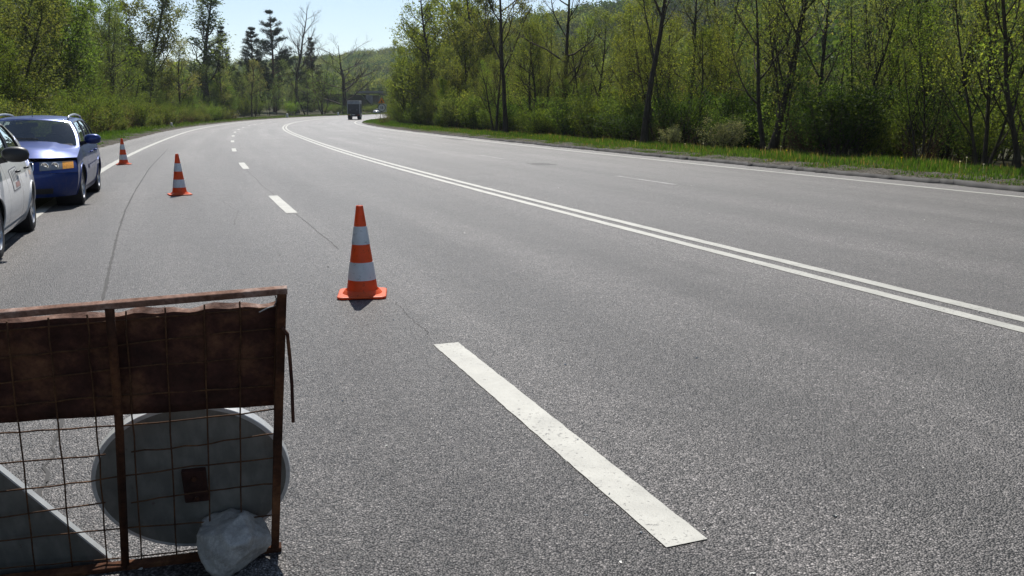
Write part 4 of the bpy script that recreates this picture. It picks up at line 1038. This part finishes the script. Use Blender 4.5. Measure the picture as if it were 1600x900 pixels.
    mb = MB(); mb.grid([[front(q, t) + Vector((0, .008, 0)) for t in lin(g0, g1, 5)] for q in lin(-gq, gq, 13)]); gr = mb.build('grille', M['plastic'], o, True)
    ring = [front(q, g1) for q in lin(-gq, gq, 9)] + [front(gq, t) for t in lin(g1, g0, 4)][1:] + [front(q, g0) for q in lin(gq * .93, -gq * .93, 9)] + [front(-gq, t) for t in lin(g0, g1, 4)][1:]
    mb = MB(); mb.tube([p + Vector((0, .012, 0)) for p in ring], .016, 6); mb.build('grille_surround', M['chrome'], gr, True)
    if not far:
        for q in lin(-gq * .8, gq * .8, 9): mb = MB(); mb.bar(front(q, g0) + Vector((0, .016, 0)), front(q, g1) + Vector((0, .016, 0)), .012, .012, Vector((0, 1, 0))); mb.build('grille_bar', M['steel_dark'], gr)
    mb = MB(); mb.grid([[front(q, t) + Vector((0, .006, 0)) for t in lin(.10, .26, 4)] for q in lin(-.62, .62, 13)]); mb.build('air_intake', M['plastic'], o, True)
    mb = MB(); mb.grid([[front(q, t) + Vector((0, .012, 0)) for t in lin(.36, .48, 3)] for q in lin(-.27, .27, 7)]); mb.build('number_plate', M['signwhite'], o)
    if not far:
        for sx in (-1, 1):
            mb = MB(); p = bonnet(.1 + sx * .35, 1.0); mb.bar(p + Vector((0, .02, .035)), p + Vector((.42, .0, .05)), .02, .02); mb.build('wiper', M['plastic'], o)
    if D.get('rails'):
        for sx in (-1, 1):
            pts = [roof(.04, sx * .93) + Vector((0, 0, -.01)), roof(.08, sx * .93) + Vector((0, 0, .05))] + [roof(u, sx * .93) + Vector((0, 0, .058)) for u in lin(.14, .86, 7)] + [roof(.92, sx * .93) + Vector((0, 0, .05)), roof(.97, sx * .93) + Vector((0, 0, -.01))]
            mb = MB(); mb.tube(pts, .018, 6); mb.build('roof_rail', M['alloy'], o, True)
        p = roof(.12, 0); mb = MB(); mb.tube([p, p + Vector((0, -.08, .28))], [.006, .003], 5); mb.build('aerial', M['plastic'], o)
    if decal:
        ya, yb_ = d0 - .62, d0 - 1.02   # sticker on the front door
        mb = patch(lambda u, v: side(u, v, -1), lin(d0 - .30, d0 - .80, 6), lin(.56, .88, 5), .003); st = mb.build('door_sticker', M['signwhite'], o)
        fl = D.get('flipdecal', False)
        for ua, ub, va, vb, mt in [(.0, 1, .96, 1.0, 'sticker_grey'), (0, 1, 0, .04, 'sticker_grey'), (0, .03, .04, .96, 'sticker_grey'), (.97, 1, .04, .96, 'sticker_grey'),
                                   (.18, .26, .42, .9, 'sticker_grey'), (.36, .44, .42, .9, 'sticker_grey'), (.56, .64, .42, .9, 'sticker_grey'), (.74, .82, .42, .9, 'sticker_grey'), (.36, .92, .10, .34, 'sticker_red')]:
            y = lambda u: d0 - .30 - .50 * u
            mb = patch(lambda u, v: side(y(u), .56 + .32 * v, -1), lin(ua, ub, 3), lin(va, vb, 3), .005); mb.build('print', M[mt], st)
    return o
M['sticker_grey'] = simple('sticker_grey', (0.10, 0.10, 0.12), .5)
M['sticker_red'] = simple('sticker_red', (0.42, 0.26, 0.24), .5)
def place(front_px, rear_px, D):
    a, b = gp(*front_px), gp(*rear_px); d = (a - b); d.z = 0; d.normalize(); rz = math.atan2(-d.x, d.y)
    mid = (a + b) / 2; R = Matrix.Rotation(rz, 3, 'Z')
    off = R @ Vector((-(D['W'] / 2 - .05), (D['yf'] + D['yr']) / 2, 0)); p = mid - off
    return (p.x, p.y, 0), rz
DB = dict(L=4.51, W=1.74, yf=1.36, yr=-1.15, r=.315, wid=.20, zb=.19, zn=.74, zc=.93, zbelt=.97, zroof=1.45, ycw=.98, ytf=.28, ytr=-1.72, yrb=-1.98, doors=(.62, -.30, -1.02),
          u=[(.07, .36), (.39, .66), (.69, .93)], lamp=(.40, .93, .76, .995), grille=(.30, .70, .99), amber=True, rails=True, tb=.68, handle='blue', fn=.42)
DW = dict(L=4.05, W=1.68, yf=1.22, yr=-1.25, r=.30, wid=.18, zb=.20, zn=.74, zc=.93, zbelt=.98, zroof=1.45, ycw=.86, ytf=.15, ytr=-1.25, yrb=-1.78, doors=(.52, -.42, -1.12),
          u=[(.08, .42), (.46, .80)], lamp=(.45, .95, .76, .97), grille=(.24, .75, .95), mirror='plastic', tb=.66, mould=False, rt=.68)
(lb, rzb) = place((131, 319), (155, 299), DB)
make_car('estate_car', lb, rzb, 'blue', DB, 'blue estate car with roof rails and amber indicators, facing the camera')
(lw, rzw) = place((3, 404), (51, 361), DW)
make_car('hatchback_car', lw, rzw, 'white', DW, 'white car cut off by the left edge, black mirror and door sticker', decal=True)
p = pY(590, 174.5, 245); s0, o0 = [q[0] for q in s_off(p.x, p.y)]
make_car('distant_car', (p.x, p.y, float(np.interp(s0, SS, ZS))), math.pi - float(np.interp(s0, SS, TH)) + .1, 'white_far', DW, 'small white car coming towards the camera under the bridge', far=True)

# ------------------------------------------------------------------ truck driving away
def truck():
    p = gp(553, 189); s0, o0 = [q[0] for q in s_off(p.x, p.y)]; q = rp(s0, o0)
    o = empty('box_truck', tuple(q), -float(np.interp(s0, SS, TH)) + .02); setp(o, 'small grey tarpaulin truck driving away towards the bridge', 'truck')
    t = simple('tarpaulin', (0.055, 0.055, 0.06), .7, 0, .25, 2.5, .2); lt = simple('pale_tarpaulin', (0.30, 0.31, 0.32), .7, 0, .3, 3)
    w_ = 2.2; y0, y1, z0, zm, z1 = 0, 4.6, 1.0, 2.72, 3.3
    mb = MB(); mb.box((0, 2.3, (z0 + zm) / 2), (w_, 4.6, zm - z0)); mb.build('cargo_box', t, o, bevel=.04)
    mb = MB(); mb.box((0, 2.3, (zm + z1) / 2 + .003), (w_ - .02, 4.58, z1 - zm), None, 0, .97); mb.build('canopy', lt, o, bevel=.05)
    for x in (-w_ / 2 + .06, w_ / 2 - .06): mb = MB(); mb.box((x, -.02, (z0 + z1) / 2), (.09, .05, z1 - z0)); mb.build('rear_post', M['galv'], o)
    for z in (zm, z1 - .04): mb = MB(); mb.box((0, -.022, z), (w_ - .22, .05, .07)); mb.build('rear_crossbar', M['galv'], o)
    mb = MB(); mb.box((0, -.03, 1.4), (w_ - .24, .05, .75)); tg = mb.build('tailgate', M['steel_dark'], o, bevel=.01)
    for x in (-.6, .6): mb = MB(); mb.box((x, -.07, 1.7), (.06, .04, .2)); mb.build('latch', M['galv'], tg)
    mb = MB(); mb.box((0, 3.2, .8), (1.0, 6.4, .25)); mb.build('chassis', M['steel_dark'], o)
    mb = MB(); mb.box((0, -.12, .62), (2.0, .1, .16)); mb.build('bumper', M['steel_dark'], o, bevel=.01)
    for x in (-.85, .85): mb = MB(); mb.box((x, -.18, .8), (.32, .05, .13)); mb.build('tail_light', M['red_lens'], o)
    mb = MB(); mb.box((0, -.15, .86), (.52, .02, .12)); mb.build('number_plate', M['signwhite'], o)
    for x in (-.82, .82):
        mb = MB(); mb.box((x, .35, .5), (.5, .02, .5)); mb.build('mud_flap', M['rubber'], o)
        for k, dx in enumerate((-.13, .13)): wheel(o, x + dx, 1.0, .40, .22, 1 if x > 0 else -1, 6)
        wheel(o, x, 5.3, .40, .22, 1 if x > 0 else -1, 6)
    mb = MB(); mb.add([(-.98, 4.75, .55), (.98, 4.75, .55), (.98, 6.5, .5), (-.98, 6.5, .5), (-.98, 4.75, 1.5), (.98, 4.75, 1.5), (.98, 6.55, 1.35), (-.98, 6.55, 1.35), (-.9, 4.75, 2.3), (.9, 4.75, 2.3), (.9, 5.9, 2.3), (-.9, 5.9, 2.3)],
        [(3, 2, 1, 0), (0, 1, 5, 4), (1, 2, 6, 5), (2, 3, 7, 6), (3, 0, 4, 7), (4, 5, 9, 8), (5, 6, 10, 9), (6, 7, 11, 10), (7, 4, 8, 11), (8, 9, 10, 11)]); cab = mb.build('cab', M['white_far'], o, bevel=.05)
    for sx in (-1, 1):
        mb = MB(); mb.bar((sx * .98, 6.1, 1.75), (sx * 1.28, 6.05, 1.75), .03, .03); a = mb.build('mirror_arm', M['steel_dark'], o)
        mb = MB(); mb.box((sx * 1.3, 6.03, 1.65), (.18, .06, .36)); mb.build('mirror', M['plastic'], a, bevel=.02)
    mb = MB(); mb.box((1.12, 1.9, .75), (.12, 2.6, .5)); mb.build('side_guard', M['galv'], o)
truck()

# ------------------------------------------------------------------ traffic cones
def mk_cone_mats():
    for nm, col, r_ in (('cone_orange', (0.87, 0.135, 0.024), .5), ('cone_band', (0.74, 0.77, 0.78), .42)):
        t = NT(nm); co = t.coord(); f = t.noise(co, 9, 5); d = t.ramp(t.noise(co, 26, 5, .7), [(.56, G(0.0)), (.70, G(.8))])
        c = t.ramp(f, [(.3, tuple(k * .82 for k in col)), (.7, col)])
        cc_ = t.mix(d, c, tuple(k * .35 for k in col)); t.set(Base_Color=cc_, Roughness=r_)
        if nm == 'cone_orange':      # thin plastic lets some sunlight through
            tr = t.new('ShaderNodeBsdfTranslucent'); t.lk(cc_, tr.inputs[0]); mx = t.new('ShaderNodeMixShader'); mx.inputs[0].default_value = .3
            t.lk(t.b.outputs[0], mx.inputs[1]); t.lk(tr.outputs[0], mx.inputs[2]); t.lk(mx.outputs[0], t.out.inputs['Surface'])
        M[nm] = t.m
mk_cone_mats()
def cone_r(z): return .131 - (.131 - .028) * (z - .03) / .72
def cone(px, rz, label, dirty):
    p = gp(*px); o = empty('traffic_cone', (p.x, p.y, 0.0), rz); setp(o, label, 'cone', 'orange and white traffic cones along the lane')
    h, rr, b = .75, .05, .20
    pts = []
    for cx_, cy_, a0 in ((b - rr, b - rr, 0), (-b + rr, b - rr, 90), (-b + rr, -b + rr, 180), (b - rr, -b + rr, 270)):
        for k in range(5): a = math.radians(a0 + 22.5 * k); pts.append((cx_ + rr * math.cos(a), cy_ + rr * math.sin(a)))
    mb = MB(); mb.prism(pts, .005, .024); mb.build('base', M['cone_orange'], o, bevel=.008)
    for k in range(4):
        a = math.radians(45 + 90 * k); mb = MB(); mb.box((.15 * math.cos(a), .15 * math.sin(a), .003), (.07, .07, .005)); mb.build('foot', M['cone_orange'], o)
    mb = MB(); mb.lathe([(.165, .022), (.150, .042), (.138, .055)], 36); mb.build('collar', M['cone_orange'], o, True)
    zs_ = [.05, .195, .38, .405]
    bands = [(.024, .140, 'cone_orange', 0, 'cone_section'), (.140, .287, 'cone_band', .0025, 'reflective_band'), (.287, .434, 'cone_orange', 0, 'cone_section'), (.434, .582, 'cone_band', .0025, 'reflective_band'), (.582, .75, 'cone_orange', 0, 'cone_section')]
    for a, b_, m_, ex, nm in bands:
        mb = MB(); pr = [(cone_r(a) + ex, a), (cone_r(b_) + ex, b_)]
        if ex: pr = [(cone_r(a) - .001, a)] + pr + [(cone_r(b_) - .001, b_)]
        if b_ == .75: pr += [(cone_r(.75) - .006, .752), (cone_r(.75) - .009, .70)]
        mb.lathe(pr, 40); mb.build(nm, M[m_], o, True, 40)
cone((566.5, 461), .12, 'nearest traffic cone, alone in mid road beyond the rusty barrier', True)
cone((281, 304.5), .5, 'middle traffic cone, standing beside the blue estate car', False)
cone((193.5, 257), .3, 'farthest traffic cone, beside the left edge line behind the blue car', False)

# ------------------------------------------------------------------ rusty barrier with road signs leaning on it
B0, B1 = gp(430, 860), gp(195, 888)
LEAN = math.radians(20)
bx = (B0 - B1).normalized()                       # along the barrier, to the right
bn0 = Vector((bx.y, -bx.x, 0)); bn0 = bn0 if bn0.y < 0 else -bn0      # towards the camera
bup = (Vector((0, 0, 1)) * math.cos(LEAN) + bn0 * math.sin(LEAN)).normalized()
bnn = bx.cross(bup).normalized(); bnn = bnn if bnn.y < 0 else -bnn
def pl(x, y, back=0.0):
    """point of the barrier's plane (or of one lying further back) seen at this place of the photograph"""
    o_ = B0 - bnn * back; d = ray(x, y); c = Vector((0, 0, CAMH)); t = (o_ - c).dot(bnn) / d.dot(bnn); return c + d * t
bar = empty('rusty_barrier', tuple(B0)); setp(bar, 'rusty wire-mesh barrier frame with a brown sheet panel in the left foreground', 'barrier')
def bpart(name, mb, mat, par=None, **kw):
    q = mb.build(name, mat, par or bar, **kw)
    if par is None or True: q.matrix_parent_inverse = Matrix.Translation(-B0) if par is None else Matrix.Identity(4)
    return q
TL = -150                                          # the frame runs on past the picture's left edge
def tl(x): return 453 + (447 - x) * 38.0 / 447     # top rail's line in the photograph
def bl(x): return 860 + (430 - x) * 28.0 / 235
mb = MB(); mb.bar(pl(TL, tl(TL)), pl(449, tl(449)), .021, .021, bnn); bpart('top_rail', mb, M['rust_top'], bevel=.003)
mb = MB(); mb.bar(pl(TL, bl(TL) - 3), pl(440, bl(440) - 3), .03, .03, bnn); bpart('bottom_rail', mb, M['rust'], bevel=.003)
mb = MB(); mb.bar(pl(440.5, tl(440) + 3), pl(429.5, bl(430)), .027, .027, bnn); bpart('post', mb, M['rust'], bevel=.003)
mb = MB(); mb.tube([pl(171, tl(171) + 4, -.004), pl(178, 560, -.004), pl(186, 660, -.004), pl(196, bl(196) - 3, -.004)], .0135, 8); bpart('post', mb, M['rust'], smooth=True)
mb = MB(); mb.bar(pl(TL, tl(TL) + 3), pl(TL + 22, bl(TL)), .027, .027, bnn); bpart('post', mb, M['rust'], bevel=.003)
a = pl(TL, tl(TL) + 10); b = Vector((a.x, a.y - .55, 0.0)); mb = MB(); mb.tube([a, b], .013, 6); bpart('prop', mb, M['rust'])
a = pl(444, 517, -.016); mb = MB(); mb.tube([pl(440, 512, -.018), pl(449, 522, -.02), pl(453, 560, -.02), pl(456, 600, -.02), pl(458, 659, -.02)], .006, 6); bpart('loose_strap', mb, M['rust_dark'])
vx = [-52, 10, 74, 136, 196, 258, 319, 374, 431]
def vline(k, f):
    xt = vx[k]; xb_ = xt + np.interp(xt, [0, 196, 431], [48, 26, -4]); return xt + (xb_ - xt) * f, tl(xt) + 12 + (bl(xb_) - 6 - tl(xt) - 12) * f
rw_ = random.Random(3)
for k in range(len(vx)):
    pts = []
    for f in np.linspace(0, 1, 13):
        x, y = vline(k, f); pts.append(pl(x + rw_.gauss(0, .7), y, .012 + rw_.gauss(0, .002)))
    mb = MB(); mb.tube(pts, .0026, 5); bpart('wire', mb, M['wire'], smooth=True)
for k in range(10):
    f = .02 + .105 * k if k else .03
    pts = []
    for x0 in np.linspace(TL + 20, 433, 22):
        y0 = tl(x0) + 14 + (bl(x0) - tl(x0) - 20) * f; wob = 4 * math.sin(x0 * .009 + k * 1.3) + rw_.gauss(0, .6)
        if k == 0: wob = 3 * math.sin(x0 * .02)
        pts.append(pl(x0, y0 + wob * (k > 0), .016 + rw_.gauss(0, .002)))
    if k in (5, 7): pts = pts[:12]; 
    mb = MB(); mb.tube(pts, .0026, 5); bpart('wire', mb, M['wire'], smooth=True)
    if k in (5, 7):
        pts = []
        for x0 in np.linspace(205, 433, 12):
            y0 = tl(x0) + 14 + (bl(x0) - tl(x0) - 20) * f; pts.append(pl(x0, y0 + 5 * math.sin(x0 * .011 + k) + rw_.gauss(0, 1), .016))
        mb = MB(); mb.tube(pts, .0026, 5); bpart('wire', mb, M['wire'], smooth=True)
# sheet panel with ragged edges and a folded lip
xs = np.linspace(TL + 25, 433, 46); rows = []
for f in np.linspace(0, 1, 12):
    row = []
    for i, x0 in enumerate(xs):
        yt = 504 - (x0) * 27 / 432 + 1.2 * math.sin(x0 * .05) + (1.5 * math.sin(x0 * .11) if x0 > 180 else 0); yb_ = 660 - x0 * 28 / 432 + .5 * math.sin(x0 * .05 + 1) + rw_.gauss(0, .2)
        dd = .024 + .005 * math.sin(x0 * .012 + f * 2)
        row.append(pl(x0, yt + (yb_ - yt) * f, dd))
    rows.append(row)
mb = MB(); mb.grid(rows); 
q = bpart('sheet_panel', mb, M['rust_dark'], smooth=True); sd_ = q.modifiers.new('solid', 'SOLIDIFY'); sd_.thickness = .003; sd_.offset = -1
mb = MB(); mb.grid([rows[0], [p + -bnn * .018 + bup * (.005 + .004 * math.sin(i * .7)) for i, p in enumerate(rows[0])]]); bpart('panel_lip', mb, M['rust_top'], smooth=True)
# twist of wire at the right corner
mb = MB(); mb.tube([pl(405, 488, -.004), pl(418, 481, -.008), pl(428, 478, -.006), pl(433, 470, .0), pl(430, 462, .01)], .002, 4); bpart('wire_tie', mb, M['galv'])

# round sign seen from the back
def face_T(c, back_y=None): return Matrix.Translation(c) @ Matrix((bx, bup, bnn)).transposed().to_4x4()
cc = pl(302.5, 749, .062)
R_ = ((pl(458, 745, .062) - pl(147, 749, .062)).length) / 2
low = cc - bup * R_
cc = cc - bup * 0.0
rs = empty('round_road_sign', tuple(low)); setp(rs, 'round road sign seen from its grey back, leaning behind the barrier mesh', 'road sign')
T = Matrix.Translation(-low) @ face_T(cc)
def tb(mb):
    mb.v = [tuple(T @ Vector(p)) for p in mb.v]; return mb
mb = MB(); mb.lathe([(.001, -.002), (R_ - .012, -.002), (R_ - .012, .001), (.001, .001)], 64); tb(mb).build('disc', M['signback'], rs)
mb = MB(); mb.lathe([(R_ - .014, .0015), (R_ - .002, .0015), (R_, -.001), (R_, -.030), (R_ - .003, -.030), (R_ - .006, -.004)], 72); tb(mb).build('rim', M['signrim'], rs)
mb = MB(); mb.box((.005, -.015, .012), (.075, .135, .02)); br = tb(mb).build('bracket', M['rust_dark'], rs, bevel=.003)
for y in (-.05, .04): mb = MB(); mb.lathe([(.001, .03), (.009, .03), (.009, .022)], 6, 0, 'z', (.005, y - .015, 0)); tb(mb).build('bolt', M['rust'], br)
# triangular sign seen from the back
ca = pl(186, 884, .05); R2 = .80
A = [Vector((0, 0, 0)), Vector((-R2, 0, 0)), Vector((-R2 / 2, R2 * .866, 0))]
ts = empty('triangular_road_sign', tuple(ca)); setp(ts, 'triangular road sign seen from its grey back at the lower left corner', 'road sign')
T = Matrix((bx, bup, bnn)).transposed().to_4x4()
def rtri(k):
    c = sum(A, Vector()) / 3; out = []
    for i in range(3):
        v = c + (A[i] - c) * k; p_, n_ = c + (A[i - 1] - c) * k, c + (A[(i + 1) % 3] - c) * k
        a, b = v + (p_ - v).normalized() * .06, v + (n_ - v).normalized() * .06
        for t in np.linspace(0, 1, 5): out.append(a * (1 - t) ** 2 + v * 2 * t * (1 - t) + b * t * t)
    return [(p.x, p.y) for p in out]
mb = MB(); mb.prism(rtri(.985), -.002, .001); tb(mb).build('plate', M['signback'], ts)
o1, o2 = rtri(1.0), rtri(.975); n = len(o1); mb = MB()
mb.add([(*p, .002) for p in o2] + [(*p, .002) for p in o1] + [(*p, -.02) for p in o1], [(i, (i + 1) % n, n + (i + 1) % n, n + i) for i in range(n)] + [(n + i, n + (i + 1) % n, 2 * n + (i + 1) % n, 2 * n + i) for i in range(n)]); tb(mb).build('rim', M['signrim'], ts)

# rock at the barrier's foot
def rock():
    c = gp(358, 893); r = np.random.default_rng(4)
    import bmesh
    bm = bmesh.new(); bmesh.ops.create_icosphere(bm, subdivisions=5, radius=1)
    planes = []
    for k in range(11):
        n = r.normal(size=3); n /= np.linalg.norm(n); planes.append((Vector(n), .62 + .26 * r.random()))
    planes += [(Vector((0.1, -.5, .86)).normalized(), .72), (Vector((-.9, -.3, .1)).normalized(), .86), (Vector((.75, -.6, -.1)).normalized(), .74), (Vector((-.3, -.95, .0)).normalized(), .78), (Vector((.05, .1, 1)), .82)]
    from mathutils import noise
    for v in bm.verts:
        p = v.co.copy(); k = 1.0
        for n, d in planes:
            t = p.normalized().dot(n)
            if t * k > d: k = d / t
        q = p.normalized() * k; q *= 1 + .07 * noise.noise(q * 2.7) + .04 * noise.noise(q * 6.5) + .018 * noise.noise(q * 15) + .008 * noise.noise(q * 34)
        v.co = Vector((q.x * .136, q.y * .12, q.z * .112))
    zmin = min(v.co.z for v in bm.verts)
    for v in bm.verts: v.co.z -= zmin + .012
    me = bpy.data.meshes.new('rock'); bm.to_mesh(me); bm.free()
    me.polygons.foreach_set('use_smooth', [True] * len(me.polygons))
    t = NT('rock'); co = t.coord(); f = t.noise(co, 14, 8, .65); g = t.noise(co, 70, 6, .7)
    vn = t.ramp(t.noise(co, 22, 9, .75), [(.47, G(1.0)), (.5, G(1.35)), (.53, G(1.0))])
    c_ = t.mix(1.0, t.ramp(f, [(.25, (0.22, 0.205, 0.18)), (.5, (0.37, 0.352, 0.32)), (.75, (0.53, 0.51, 0.465))]), vn, 'MULTIPLY')
    t.set(Base_Color=c_, Roughness=.75); t.bump(t.math('ADD', f, g), .7, .006); me.materials.append(t.m)
    o = link('rock', me); o.location = (c.x, c.y + .02, 0); o.rotation_euler.z = .3
    setp(o, 'pale grey rock lying at the foot of the barrier in front of the round sign', 'rock')
rock()

# loose grit and pebbles on the asphalt
r = np.random.default_rng(12); mb = MB()
for k in range(170):
    y = 2.4 + 16 * r.random() ** 1.6; x = (-.55 + 1.15 * r.random()) * y; z = .003 + .006 * r.random()
    v = [Vector((x, y, 0)) + Vector(tuple(r.normal(0, 1, 3))).normalized() * z * (1 + .5 * r.random()) for _ in range(6)]
    mb.add([(p.x, p.y, max(p.z, -.001) + z * .3) for p in v], [(0, 1, 2), (0, 2, 3), (0, 3, 4), (0, 4, 1), (5, 2, 1), (5, 3, 2), (5, 4, 3), (5, 1, 4)])
setp(mb.build('loose_grit', M['whitestone']), 'tiny pale stones scattered over the asphalt', 'grit', kind='stuff')

# air: faint spring haze over the whole valley
def haze():
    mb = MB(); zt = 135.0; zb = -2.0; a = 3100.0
    mb.add([(-a, -a, zb), (a, -a, zb), (a, a, zb), (-a, a, zb), (-a, -a, zt), (a, -a, zt), (a, a, zt), (-a, a, zt)], [(3, 2, 1, 0), (4, 5, 6, 7), (0, 1, 5, 4), (1, 2, 6, 5), (2, 3, 7, 6), (3, 0, 4, 7)])
    m = bpy.data.materials.new('haze'); m.use_nodes = True; n = m.node_tree.nodes; n.remove(n['Principled BSDF'])
    pv = n.new('ShaderNodeVolumePrincipled'); pv.inputs['Color'].default_value = (.80, .88, 1, 1); pv.inputs['Density'].default_value = HAZE; pv.inputs['Anisotropy'].default_value = 0.2
    m.node_tree.links.new(pv.outputs[0], n['Material Output'].inputs['Volume'])
    setp(mb.build('haze', m), 'faint bluish spring haze filling the valley', 'haze', kind='stuff')
HAZE = 0.00014
if HAZE: haze()
